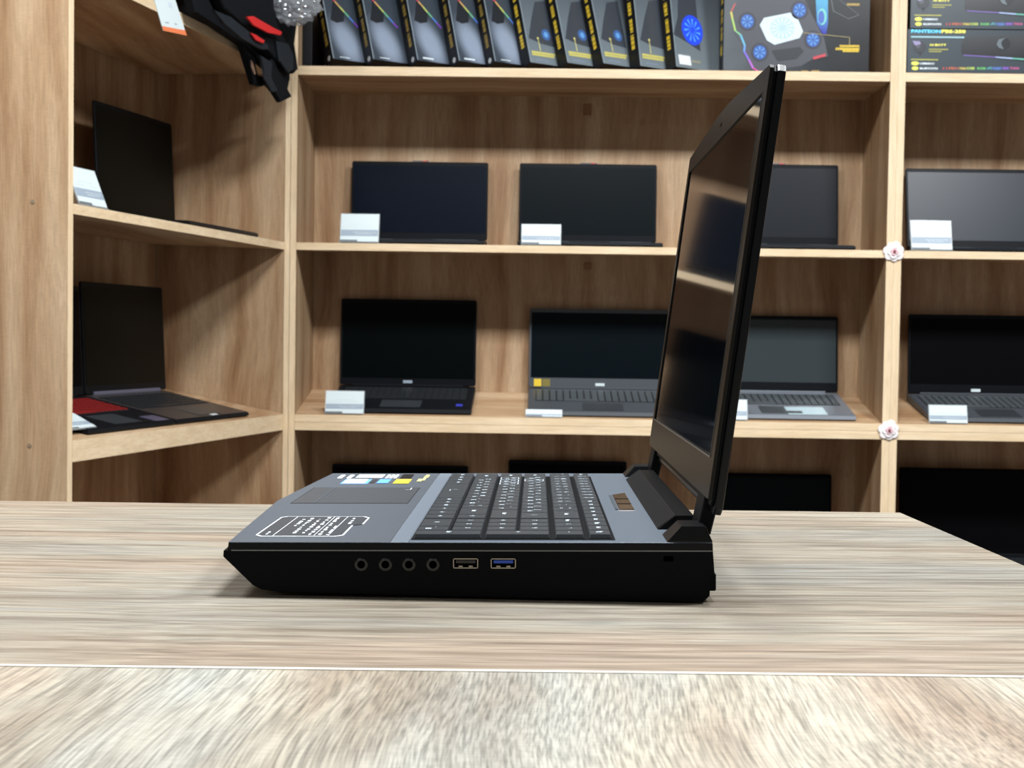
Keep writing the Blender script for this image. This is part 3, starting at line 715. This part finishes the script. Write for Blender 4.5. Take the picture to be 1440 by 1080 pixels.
# ------------------------------------------------------------------ boxes on the top shelf
def gradient(name, c0, c1, c2=None, axis=2, lo=0, hi=.3):
    if name in MATS: return MATS[name]
    m = mat(name, c0, .28); nt = m.node_tree; b = nt.nodes['Principled BSDF']; L = nt.links.new
    tc = nt.nodes.new('ShaderNodeTexCoord'); sx = nt.nodes.new('ShaderNodeSeparateXYZ'); mr = nt.nodes.new('ShaderNodeMapRange')
    n_ = nt.nodes.new('ShaderNodeTexNoise'); n_.inputs['Scale'].default_value = 12; n_.inputs['Detail'].default_value = 2
    ad = nt.nodes.new('ShaderNodeMath'); ad.operation = 'MULTIPLY_ADD'; ad.inputs[1].default_value = .35
    L(tc.outputs['Object'], sx.inputs[0]); L(sx.outputs[axis], mr.inputs['Value']); L(tc.outputs['Object'], n_.inputs['Vector'])
    mr.inputs['From Min'].default_value = lo; mr.inputs['From Max'].default_value = hi
    L(n_.outputs[0], ad.inputs[0]); L(mr.outputs[0], ad.inputs[2])
    r_ = nt.nodes.new('ShaderNodeValToRGB'); L(ad.outputs[0], r_.inputs[0])
    r_.color_ramp.elements[0].color = (*c0, 1); r_.color_ramp.elements[1].color = (*c1, 1); r_.color_ramp.elements[0].position = .15
    if c2: e = r_.color_ramp.elements.new(.6); e.color = (*c2, 1)
    L(r_.outputs[0], b.inputs['Base Color']); return m
def soft_blob(name, base, hot, c, r, rot=0):
    """printed soft-edged pale shape on a base colour (object space of the print)"""
    if name in MATS: return MATS[name]
    m = mat(name, base, .28); nt = m.node_tree; b = nt.nodes['Principled BSDF']; L = nt.links.new
    tc = nt.nodes.new('ShaderNodeTexCoord'); mp = nt.nodes.new('ShaderNodeMapping'); mp.vector_type = 'TEXTURE'
    mp.inputs['Location'].default_value = (c[0], 0, c[1]); mp.inputs['Rotation'].default_value = (0, rot, 0); mp.inputs['Scale'].default_value = (r[0], 1, r[1])
    gt = nt.nodes.new('ShaderNodeTexGradient'); gt.gradient_type = 'SPHERICAL'; L(tc.outputs['Object'], mp.inputs[0]); L(mp.outputs[0], gt.inputs[0])
    rr = nt.nodes.new('ShaderNodeValToRGB'); cr = rr.color_ramp; cr.interpolation = 'EASE'
    cr.elements[0].color = (*base, 1); cr.elements[1].color = (*hot, 1); cr.elements[1].position = .75; L(gt.outputs[0], rr.inputs[0])
    L(rr.outputs[0], b.inputs['Base Color']); return m

face_a = soft_blob('box_print_swirl', (.045, .058, .075), (.26, .31, .40), (.050, .060), (.050, .105), R(-18)); face_a0 = gradient('box_print_slate', (.055, .075, .10), (.02, .025, .035), (.085, .11, .145), lo=0, hi=.25)
face_b = gradient('box_print_grey', (.17, .205, .225), (.10, .12, .14), lo=0, hi=.25)
RB = [mat('rb%d' % i, c, .4) for i, c in enumerate([(.55, .06, .10), (.60, .35, .12), (.50, .55, .14), (.15, .45, .25), (.08, .20, .60), (.22, .06, .50)])]
glow = mat('print_glow_grey', (.22, .27, .36), .35)
paleg = mat('print_pale', (.80, .88, .92), .4)

def boxroot(label, px, theta, lean, group, w_, h_, t_, face, zoff=0, y_=3.605, name='product_box', cat='box', split=None):
    """local x along the front, y through the thickness, z up; leans back"""
    r_ = root(name, (0, 0, 0), label, cat, group)
    raise_ = t_ * math.sin(lean)
    z = Z1 + .0012 + raise_ + zoff
    p = at(px, 100, Y=y_)
    r_.matrix_world = Matrix.Translation((p.x, y_, z)) @ Matrix.Rotation(theta, 4, 'Z') @ Matrix.Rotation(-lean, 4, 'X')
    MB().box(0, w_, 0, t_, 0, h_, .0012, 2).obj('carton', boxk, r_)
    MB().box(.0015, w_ - .0015, -.0006, 0, .0015, h_ - .0015).obj('front_print', face, r_)
    MB().box(-.0002, .0022, -.0010, -.0005, .002, h_ - .002).obj('front_edge_glint', mat('edge_highlight', (.26, .31, .35), .3), r_)  # pale strip painted along the carton edge as its highlight
    return r_
def fpoly(r_, nm, pts, m, d=.0012, d0=.0006, label=None):
    return MB().prism(pts, XZ, -d, -d0).obj(nm, m, r_, label=label)
def bars(r_, nm, rows, m, plane='f', x0=0, seed=1):
    mb = MB(); rn = random.Random(seed)
    for (a, b, c, hh) in rows:
        q = a
        while q < b:
            w_ = rn.uniform(.25, .9) * hh + .001
            if plane == 'f': mb.box(q, min(b, q + w_), -.0011, -.0006, c, c + hh)
            else: mb.box(-.0004, 0, c, c + hh, q, min(b, q + w_))
            q += w_ + hh * .16
    o = mb.obj(nm, m, r_); o['kind'] = 'stuff'; return o
GA, GC = 'slim boxes leaning in a row on the top shelf', 'slim boxes leaning in a row on the top shelf'
A = [(468.5, 23.5), (525, 23), (587, 21.5), (645.5, 20.5), (696, 20)]
ordn = ['leftmost', 'second from left', 'third from left', 'fourth from left', 'fifth from left']
for i, (px, ln) in enumerate(A):
    r_ = boxroot('slim dark rainbow-striped box on the top shelf, %s of five' % ordn[i], px, R(33), R(ln), GA, .22, .26, .047, face_a)
    # pale swept shape and rainbow edge
    fpoly(r_, 'dark_shape', [(.012, .125), (.03, .118), (.052, .125), (.06, .16), (.03, .19), (.02, .15)], mat('print_dark', (.012, .015, .02), .4))
    for k in range(6):
        x0 = .030 + .0105 * (5 - k); z0 = .205 - (5 - k) * .0 
        xa, xb = .022 + .0115 * k, .022 + .0115 * (k + 1); za, zb = .200 - .0150 * k, .200 - .0150 * (k + 1)
        fpoly(r_, 'rainbow_stripe', [(xa, za), (xb, zb), (xb + .0035, zb + .003), (xa + .0035, za + .003)], RB[k], .0016, .0012)
    bars(r_, 'small_print', [(.018, .050, .008, .0045)] if i in (2, 3) else [(.02, .05, .008, .002)], paleg, seed=i)
    bars(r_, 'spine_print', [(.055, .095, .015, .013), (.102, .14, .015, .012), (.15, .185, .015, .013), (.195, .24, .015, .012)], mat('spine_yellow', (.30, .20, .03), .5), 's', seed=i)
    MB().lathe([(.0075, 0), (.0075, .0004)], lambda x, y, w_: (-.0002 - w_, .022 + x, .016 + y), 14).obj('seal', mat('seal_silver', (.5, .53, .55), .3), r_)
Bx = [(746, 19.5), (798, 19.5), (848.5, 19), (900.5, 11)]
for i, (px, ln) in enumerate(Bx):
    r_ = boxroot('slim grey yellow-captioned box on the top shelf, %s of four' % ['leftmost', 'second from left', 'third from left', 'rightmost'][i], px, R(33), R(ln), GC, .22, .26, .044, face_b)
    fpoly(r_, 'pad_picture', [(.008, .075), (.045, .063), (.088, .058), (.088, .20), (.05, .19), (.03, .14)], mat('print_pad', (.045, .052, .065), .35))
    if i < 3:
        fpoly(r_, 'fan_picture', [(.066 + .014 * math.cos(a), .092 + .017 * math.sin(a)) for a in [k * math.pi / 6 for k in range(12)]], mat('fan_dusk', (.05, .12, .32), .4), .0016, .0012)
        fpoly(r_, 'fan_picture', [(.066 + .007 * math.cos(a), .092 + .009 * math.sin(a)) for a in [k * math.pi / 4 for k in range(8)]], mat('fan_cyan', (.12, .32, .65), .4), .0018, .0016)
    fpoly(r_, 'pointer_line', [(.038, .04), (.040, .04), (.0385, .075), (.037, .075)], yel2, .0016, .0012)
    fpoly(r_, 'pointer_dot', [(.0375 + .003 * math.cos(a), .078 + .003 * math.sin(a)) for a in [k * math.pi / 4 for k in range(8)]], yel2, .0016, .0012)
    bars(r_, 'caption', [(.010, .085, .031, .006), (.010, .080, .024, .0055)], mat('caption_yellow', (.62, .55, .12), .5), seed=i + 5)
    bars(r_, 'small_print', [(.02, .06, .010, .003)], glow, seed=i + 9)
    bars(r_, 'spine_print', [(.055, .095, .015, .013), (.102, .14, .015, .012), (.15, .185, .015, .013), (.195, .24, .015, .012)], yel, 's', seed=i + 3)
r_ = boxroot('slim box with a large bright blue fan, right end of the leaning row', 951, R(33), R(10), GA, .22, .26, .044, face_b)
fpoly(r_, 'pad_picture', [(.0, .09), (.03, .080), (.088, .055), (.088, .23), (.03, .22), (.02, .14)], mat('print_pad', (.045, .052, .065), .35))
fpoly(r_, 'fan_glow', [(.066 + .036 * math.cos(a), .110 + .042 * math.sin(a)) for a in [k * math.pi / 12 for k in range(24)]], mat('fan_blue', (.02, .07, .80), .4), .0016, .0012)
for k in range(11):
    a = k * 2 * math.pi / 11
    fpoly(r_, 'fan_blade', [(.066 + .006 * math.cos(a), .110 + .007 * math.sin(a)), (.066 + .028 * math.cos(a + .25), .110 + .033 * math.sin(a + .25)), (.066 + .027 * math.cos(a + .45), .110 + .031 * math.sin(a + .45))], mat('blade_blue', (.08, .35, .95), .4), .002, .0016)
fpoly(r_, 'white_label', [(.012, .010), (.052, .010), (.050, .036), (.010, .036)], lead)
bars(r_, 'small_print', [(.055, .085, .020, .006)], mat('gold_print', (.3, .28, .2), .5), seed=2)
bars(r_, 'spine_print', [(.055, .095, .015, .013), (.102, .14, .015, .012), (.15, .185, .015, .013), (.195, .24, .015, .012)], yel, 's', seed=3)

# black box propping the row at the left
r_ = root('prop_box', (-.6425, 3.66, Z1 + .0006), 'plain black box at the left end of the top shelf behind the leaning boxes', 'box')
MB().box(0, .026, 0, .2, 0, .19, .001).obj('carton', boxk, r_)


# big cooling-pad box
D0 = at(1016, 100, Y=3.606).x; D1 = at(1222, 100, Y=3.606).x; BW = D1 - D0
big = root('cooling_pad_box', (D0, 3.606, Z1 + .0016), 'large box with a four-fan laptop cooler picture at the right end of the top shelf', 'box')
MB().box(0, BW, 0, .07, 0, .33, .0012).obj('carton', boxk, big)
MB().box(.0015, BW - .0015, -.0006, 0, .001, .329).obj('front_print', gradient('box_print_dark', (.095, .108, .12), (.003, .003, .004), (.022, .025, .03), axis=0, lo=.02, hi=.50), big)
S = BW / 206.0
def bp(x, y):  # picture pixel on the box front -> local x, z
    q = at(x, y, Y=3.606); return (q.x - D0, q.z - Z1 - .0006)
def bpoly(nm, pts, m, d=.0012, d0=.0006): return fpoly(big, nm, [bp(1000 + a / 6, b / 6) for a, b in pts], m, d, d0)
bpoly('pad_picture', [(160, 100), (200, 30), (320, -20), (620, -90), (760, -60), (860, 150), (950, 320), (985, 480), (860, 500), (760, 560), (420, 610), (330, 590), (270, 400), (190, 270)], mat('print_pad2', (.060, .062, .075), .35))
bpoly('white_plate', [(410, 215), (445, 155), (670, 110), (730, 160), (775, 270), (745, 325), (535, 382), (470, 345)], mat('plate_white', (.60, .72, .80), .4), .0016, .0012)
def ell(cx0, cy0, rx, ry, nn=20): return [(cx0 + rx * math.cos(k * 2 * math.pi / nn), cy0 + ry * math.sin(k * 2 * math.pi / nn)) for k in range(nn)]
bpoly('fan_ring', ell(600, 240, 100, 92), mat('ring_cyan', (.42, .58, .72), .4), .0019, .0016)
for k in range(14):
    a = k * 2 * math.pi / 14
    bpoly('fan_blade', [(600 + 22 * math.cos(a), 240 + 20 * math.sin(a)), (600 + 92 * math.cos(a + .1), 240 + 84 * math.sin(a + .1)), (600 + 90 * math.cos(a + .3), 240 + 82 * math.sin(a + .3))], mat('blade_pale', (.66, .76, .84), .4), .0022, .0019)
for cx0, cy0 in ((305, 185), (745, 90), (410, 445), (858, 340)):
    bpoly('fan_housing', ell(cx0, cy0, 76, 80), mat('housing', (.030, .032, .045), .35), .0016, .0012)
    bpoly('small_fan', ell(cx0, cy0, 55, 60), mat('fan_mid_blue', (.02, .09, .38), .4), .0019, .0016)
    for k in range(7):
        a = k * 2 * math.pi / 7
        bpoly('fan_blade', [(cx0 + 8 * math.cos(a), cy0 + 8 * math.sin(a)), (cx0 + 46 * math.cos(a), cy0 + 50 * math.sin(a)), (cx0 + 44 * math.cos(a + .4), cy0 + 46 * math.sin(a + .4))], mat('fan_lt', (.10, .30, .62), .4), .0022, .0019)
ed = [(195, 35), (160, 105), (170, 160), (195, 265), (240, 300), (275, 390), (270, 440), (310, 510), (345, 580), (400, 615)]
ecol = [(.45, .08, .08), (.55, .5, .1), (.35, .55, .12), (.2, .5, .25), (.12, .42, .62), (.12, .30, .70), (.20, .12, .6), (.42, .12, .55), (.65, .06, .30)]
for k in range(9):
    (xa, ya), (xb, yb) = ed[k], ed[k + 1]
    bpoly('light_strip', [(xa, ya), (xb, yb), (xb + 16, yb - 4), (xa + 16, ya - 2)], mat('strip%d' % k, ecol[k], .4), .0019, .0012)
bpoly('red_strip', [(858, 485), (965, 455), (965, 480), (862, 508)], mat('print_red', (.5, .04, .06), .4), .0019, .0012)
bpoly('logo_bar', [(510, 430), (750, 400), (780, 440), (720, 500), (560, 520)], mat('print_dark', (.012, .015, .02), .4), .0019, .0012)
bpoly('blue_pillar', [(880, -60), (985, -60), (985, 200), (970, 290), (940, 290), (890, 200)], gradient('pillar', (.03, .02, .35), (.10, .45, .65), axis=2, lo=.10, hi=.22), .0016, .0006)
bpoly('green_ring', ell(935, 145, 38, 70), mat('ring_green', (.16, .55, .50), .4), .0019, .0016)
bpoly('green_ring_core', ell(928, 150, 27, 55), mat('ring_blue', (.05, .12, .45), .4), .0021, .0019)
for pts in ([(1010, 0), (1030, 105), (1036, 104), (1017, 0)], [(1030, 100), (1160, 165), (1160, 160), (1036, 97)], [(1160, 166), (1250, 130), (1250, 125), (1160, 160)], [(1250, 130), (1080, 0), (1074, 0), (1244, 130)]):
    bpoly('outline_drawing', pts, mat('line_grey', (.12, .13, .14), .4))
bpoly('pointer_line', [(775, 278), (1170, 318), (1170, 324), (775, 284)], mat('line_gold', (.30, .25, .12), .4), .0024, .0012)
bpoly('pointer_line', [(1163, 320), (1169, 320), (1169, 385), (1163, 385)], mat('line_gold', (.30, .25, .12), .4), .0024, .0012)
rows = []
for (a, b, y0, y1) in ((1085, 1250, 400, 385), (1050, 1250, 425, 408), (1110, 1245, 442, 428)):
    p0, p1 = bp(1000 + a / 6, y0 / 6), bp(1000 + b / 6, y1 / 6); rows.append((p0[0], p1[0], p0[1], abs(p1[1] - p0[1])))
bars(big, 'caption', rows, yel, seed=4)
p0, p1 = bp(1191, 8.5), bp(1209, 5); bars(big, 'gold_caption', [(p0[0], p1[0], p0[1], .006)], mat('gold', (.45, .30, .08), .5), seed=5)
p0, p1 = bp(1127, 103), bp(1152, 99); bars(big, 'bottom_print', [(p0[0], p0[0] + .018, p0[1], .006), (p0[0] + .027, p1[0], p0[1], .007)], mat('gold', (.45, .30, .08), .5), seed=6)
for a, b in ((.02, .055), (.06, .10), (.105, .15), (.155, .22)):
    bars(big, 'spine_print', [(a + .025, b + .02, .020, .026)], yel, 's', seed=int(a * 100))

# sound-bar boxes, stacked
def bar_box(label, zoff, xoff, name='speaker_box'):
    xa = at(1275.5, 70, Y=3.604).x + xoff
    h_ = at(1300, 40.5, Y=3.604).z - Z1 - .001
    r_ = root(name, (xa, 3.604, Z1 + .0006 + zoff), label, 'box', 'stacked speaker boxes on the top shelf')
    w_ = .46
    MB().box(0, w_, 0, .12, 0, h_, .0012).obj('carton', boxk, r_)
    MB().box(.001, w_ - .001, -.0006, 0, .001, h_ - .001).obj('front_print', gradient('box_print_slate2', (.050, .066, .078), (.042, .055, .066), axis=0, lo=0, hi=.4), r_)
    def q(x, y): v = at(x, y, Y=3.604); return (v.x - xa + xoff, v.z - Z1 - .0006)
    def qp(nm, pts, m, d=.0012, d0=.0006): return fpoly(r_, nm, [q(1200 + a / 6, b / 6) for a, b in pts], m, d, d0)
    def tx_(s_, x, y, size, m, nm='print_text', wide=None):
        p = q(1200 + x / 6, y / 6); o = link(nm, text_mesh(s_, size, m, 'LEFT', bold=size * .045), r_, (p[0], -.0009, p[1])); o.rotation_euler = (math.pi / 2, 0, 0)
        if wide: 
            xs = [v.co.x for v in o.data.vertices]; o.scale = (wide / max(1e-6, max(xs) - min(xs)), 1, 1)
        return o
    u6 = lambda n_: n_ / 6 / F * 3.604
    cy = mat('title_cyan', (.12, .68, .98), .4); ye = mat('title_yellow', (.95, .88, .12), .4)
    tx_('PANTEON', 486, 264, .0115, cy, wide=u6(245)); tx_('PBS-250', 742, 266, .0115, ye, wide=u6(200))
    bars(r_, 'subtitle', [(q(1281, 53.5)[0], q(1356, 53)[0], q(1281, 52.8)[1], .0036)], mat('sub_cyan', (.40, .66, .74), .4), seed=3)
    tx_('10 ВАТТ', 640, 380, .0070, ye, wide=u6(135))
    bars(r_, 'yellow_lines', [(q(1306, 69)[0], q(1333, 69)[0], q(1306, 70)[1], .0024), (q(1306, 72)[0], q(1324, 72)[0], q(1306, 73)[1], .0022), (q(1281, 83)[0], q(1319, 83)[0], q(1281, 84.5)[1], .0030)], mat('dull_yellow', (.48, .46, .08), .4), seed=4)
    qp('driver_picture', ell(560, 400, 55, 50), mat('drv', (.02, .022, .028), .4)); qp('driver_picture', ell(545, 392, 20, 18), mat('drv2', (.07, .07, .09), .4), .0016, .0012)
    qp('purple_glint', [(495, 345), (560, 350), (570, 372), (520, 385)], mat('glint', (.28, .24, .42), .4), .0018, .0012)
    qp('stem', [(550, 445), (575, 445), (570, 470), (555, 470)], mat('drv', (.02, .022, .028), .4))
    qp('yellow_chip', ell(520, 535, 32, 16), ye); qp('yellow_chip', ell(520, 577, 28, 15), ye)
    tx_('USB/DC', 560, 537, .0060, paleg, wide=u6(120)); tx_('BLUETOOTH', 560, 578, .0062, paleg, wide=u6(148))
    rain = '11 РЕЖИМОВ RGB-ПОДСВЕТКИ'; x = 745
    rc = [(.50, .05, .05), (.55, .12, .05), (.60, .45, .08), (.45, .58, .10), (.12, .45, .12), (.08, .42, .45), (.10, .22, .65), (.25, .10, .55), (.5, .08, .25)]
    segs = ['11', 'РЕЖ', 'ИМ', 'ОВ', 'RGB', '-П', 'ОДС', 'ВЕ', 'ТКИ']; cells = [45, 90, 60, 75, 80, 50, 85, 60, 85]
    for k, (s_, cw) in enumerate(zip(segs, cells)):
        tx_(s_, x, 578, .0078, mat('rain%d' % k, rc[k], .4), wide=u6(cw - 8)); x += cw + (14 if k in (0, 3) else 0)
    qp('speaker_picture', [(912, 450), (912, 360), (945, 312), (1600, 290), (2300, 270), (2300, 560), (1500, 520), (1440, 518), (930, 465)], gradient('spk', (.010, .010, .012), (.05, .052, .056), axis=2, lo=.03, hi=.11))
    qp('light_line', [(925, 462), (1200, 478), (1200, 488), (930, 472)], mat('ll1', (.16, .10, .35), .4), .0016, .0012)
    qp('light_line', [(1200, 478), (1340, 488), (1340, 500), (1200, 488)], mat('ll2', (.35, .45, .70), .4), .0016, .0012)
    qp('light_line', [(1340, 488), (2200, 548), (2200, 568), (1340, 500)], mat('ll3', (.12, .42, .32), .4), .0016, .0012)
    qp('knob_picture', ell(1262, 370, 62, 55), mat('knob', (.016, .017, .02), .3), .0016, .0012)
    qp('knob_glint', [(1205, 375), (1225, 332), (1290, 318), (1262, 335), (1245, 360), (1250, 385), (1268, 418), (1225, 405)], mat('knob_gl', (.13, .16, .18), .3), .0019, .0016)
    return r_, h_
b1, hb = bar_box('lower of two stacked dark speaker boxes with a sound bar picture', 0, 0)
bar_box('upper of two stacked dark speaker boxes, cut by the top of the photo', hb + .0008, .006)

# ------------------------------------------------------------------ bag with straps on the corner unit
def cp(px, py, out=.0):
    """point on the vertical plane that holds the corner unit's front edge, pushed out by `out`"""
    d = ray(px, py); n_ = e2; t_ = (Nn + e2 * out - CAM).dot(n_) / d.dot(n_); return CAM + d * t_
bag = root('shoulder_bag', cp(330, 15, 0), 'black bag with hanging straps and red trim over the edge of the top left shelf', 'bag')
BO = bag.location.copy()
def strap(nm, pts, r_, m, flat=.35, n=10, out=.02):
    P = [cp(x, y, o) - BO for x, y, o in pts]
    # smooth path
    Q = []
    for i in range(len(P) - 1):
        for k in range(4):
            t_ = k / 4; p0, p1, p2, p3 = P[max(0, i - 1)], P[i], P[i + 1], P[min(len(P) - 1, i + 2)]
            Q.append(.5 * ((2 * p1) + (-p0 + p2) * t_ + (2 * p0 - 5 * p1 + 4 * p2 - p3) * t_ ** 2 + (-p0 + 3 * p1 - 3 * p2 + p3) * t_ ** 3))
    Q.append(P[-1])
    rr = r_ if not isinstance(r_, list) else [r_[min(len(r_) - 1, int(i / len(Q) * len(r_)))] for i in range(len(Q))]
    return MB().tube(Q, rr, n, flat, up=tuple(e2)).obj(nm, m, bag, smooth=True)
# body of the bag lying on the shelf
bm_ = bmesh.new(); bmesh.ops.create_icosphere(bm_, subdivisions=4, radius=1)
c0 = cp(312, 0, -.06); c0.z = Z1 + .075
ax = (cp(430, 40, 0) - cp(200, -30, 0)).normalized()
for v in bm_.verts:
    p = v.co.copy(); nn_ = 1 + .10 * math.sin(p.x * 9 + p.y * 4) + .07 * math.sin(p.z * 11 + p.x * 5)
    q = e1 * (p.x * .215 * nn_) + e2 * (p.y * .115 * nn_) + Vector((0, 0, max(-.072, p.z * .085 * nn_ - .0)))
    v.co = q + Vector((c0.x, c0.y, c0.z)) - BO
me = bpy.data.meshes.new('bag_body'); bm_.to_mesh(me); bm_.free(); me.materials.append(cloth)
for p in me.polygons: p.use_smooth = True
link('bag_body', me, bag)
def flap(nm, pts, o0, o1, m, bev=.004):
    """padded flat piece hanging over the shelf edge: outline in the hanging plane, real thickness"""
    mb = MB(); a = [cp(x, y, o0) - BO for x, y in pts]; b = [p + e2 * (o1 - o0) for p in a]
    lo = [mb.bm.verts.new(p) for p in a]; hi = [mb.bm.verts.new(p) for p in b]; n_ = len(a)
    fs = [mb.bm.faces.new(lo[::-1]), mb.bm.faces.new(hi)]
    for k in range(n_): fs.append(mb.bm.faces.new((lo[k], lo[(k + 1) % n_], hi[(k + 1) % n_], hi[k])))
    bmesh.ops.bevel(mb.bm, geom=list({e for e in fs[1].edges} | {e for e in fs[0].edges}), offset=bev, segments=3, affect='EDGES', profile=.5)
    return mb.obj(nm, m, bag)
char = noise_mat('fabric_charcoal', (.016, .020, .025), .3, 300, .6, spec=.2)
flap('shoulder_strap', [(254, -14), (300, -14), (338, 22), (366, 60), (384, 100), (376, 106), (352, 84), (334, 62), (306, 46), (282, 30), (262, 18)], .012, .036, cloth)
flap('shoulder_strap', [(330, 56), (352, 72), (350, 92), (354, 108), (372, 110), (374, 118), (360, 122), (350, 119), (344, 98), (338, 78)], .014, .030, cloth, .003)
flap('top_flap', [(290, -14), (420, -14), (404, 30), (400, 62), (408, 98), (402, 104), (396, 96), (376, 84), (356, 62), (330, 36), (304, 14)], .040, .064, cloth, .006)
flap('waist_strap', [(378, 74), (398, 70), (401, 96), (401, 112), (396, 126), (404, 136), (388, 144), (380, 128), (368, 118), (370, 98)], .042, .056, cloth, .003)
flap('side_flap', [(386, 58), (402, 62), (409, 78), (409, 98), (402, 103), (390, 86)], .066, .074, char, .003)
flap('webbing', [(296, 14), (320, 24), (350, 48), (372, 62), (374, 70), (364, 70), (336, 54), (312, 34)], .066, .074, char, .002)
flap('webbing', [(364, 78), (380, 88), (378, 110), (388, 128), (380, 130), (370, 112), (368, 94)], .058, .064, char, .002)
flap('red_trim', [(344, 24), (354, 23), (376, 36), (394, 45), (392, 50), (374, 46), (354, 36)], .076, .082, red, .002)
flap('red_trim', [(350, 46), (357, 49), (370, 57), (368, 61), (358, 57)], .076, .081, red, .0015)
flap('strap_gap', [(352, 84), (355, 88), (359, 104), (357, 105), (353, 95)], .040, .042, mat('gap_tan', (.20, .12, .08), .5), .0005)  # tan strip added where brown wood shows through a gap between straps

# crinkled clear plastic bag
pb = root('plastic_bag', cp(425, 10, .02), 'crinkled clear plastic bag at the right end of the top left shelf', 'bag')
bm_ = bmesh.new(); bmesh.ops.create_icosphere(bm_, subdivisions=5, radius=1)
rn = random.Random(11)
PO = pb.location.copy(); c1 = cp(412, 4, .10); c1.z = max(c1.z, Z1 + .03)
from mathutils import noise as mn
for v in bm_.verts:
    p = v.co.copy(); k = 1 + .42 * abs(mn.noise(p * 2.6)) + .22 * mn.noise(p * 6.0 + Vector((3, 1, 2)))
    v.co = Vector((p.x * .060 * k, p.y * .028 * k, p.z * .046 * k)) + c1 - PO
me = bpy.data.meshes.new('film'); bm_.to_mesh(me); bm_.free(); me.materials.append(mat('film', (.30, .32, .34), .06, spec=1.0, alpha=.45))
link('film', me, pb)

# hanging price tag
tg = [cp(x, y, .11) for x, y in ((213, -12), (242, -12), (262, 50), (229, 43))]
to = tg[3].copy()
tr = root('hanging_price_tag', to, 'white price tag with an orange lower edge hanging from the bag', 'price tag')
def tagq(nm, f0, f1, m, d0, d1, g0=0, g1=1):
    mb = MB(); L = lambda s_, t_: (tg[3].lerp(tg[2], s_)).lerp(tg[0].lerp(tg[1], s_), t_) - to
    a = [L(g0, f0), L(g1, f0), L(g1, f1), L(g0, f1)]; nrm = (a[1] - a[0]).cross(a[3] - a[0]).normalized()
    if nrm.y > 0: nrm = -nrm
    mb.hexa([tuple(p + nrm * d0) for p in a] + [tuple(p + nrm * d1) for p in a]); return mb.obj(nm, m, tr)
tagq('card', 0, 1, white, 0, .001)
tagq('orange_edge', 0, .12, mat('tag_orange', (.75, .20, .08), .4), .001, .0014)
tagq('small_print', .22, .25, cgrey, .001, .0014, .2, .35); tagq('small_print', .22, .25, cgrey, .001, .0014, .6, .7)
tagq('small_print', .62, .75, mat('faint_print2', (.55, .62, .68), .5), .001, .0014, .6, .75)
for v in range(2): pass
MB().tube([tuple(tg[0].lerp(tg[1], .5) - to), tuple(tg[0].lerp(tg[1], .6) - to + Vector((.01, .04, .05)))], .0012, 6).obj('string', cloth, tr)
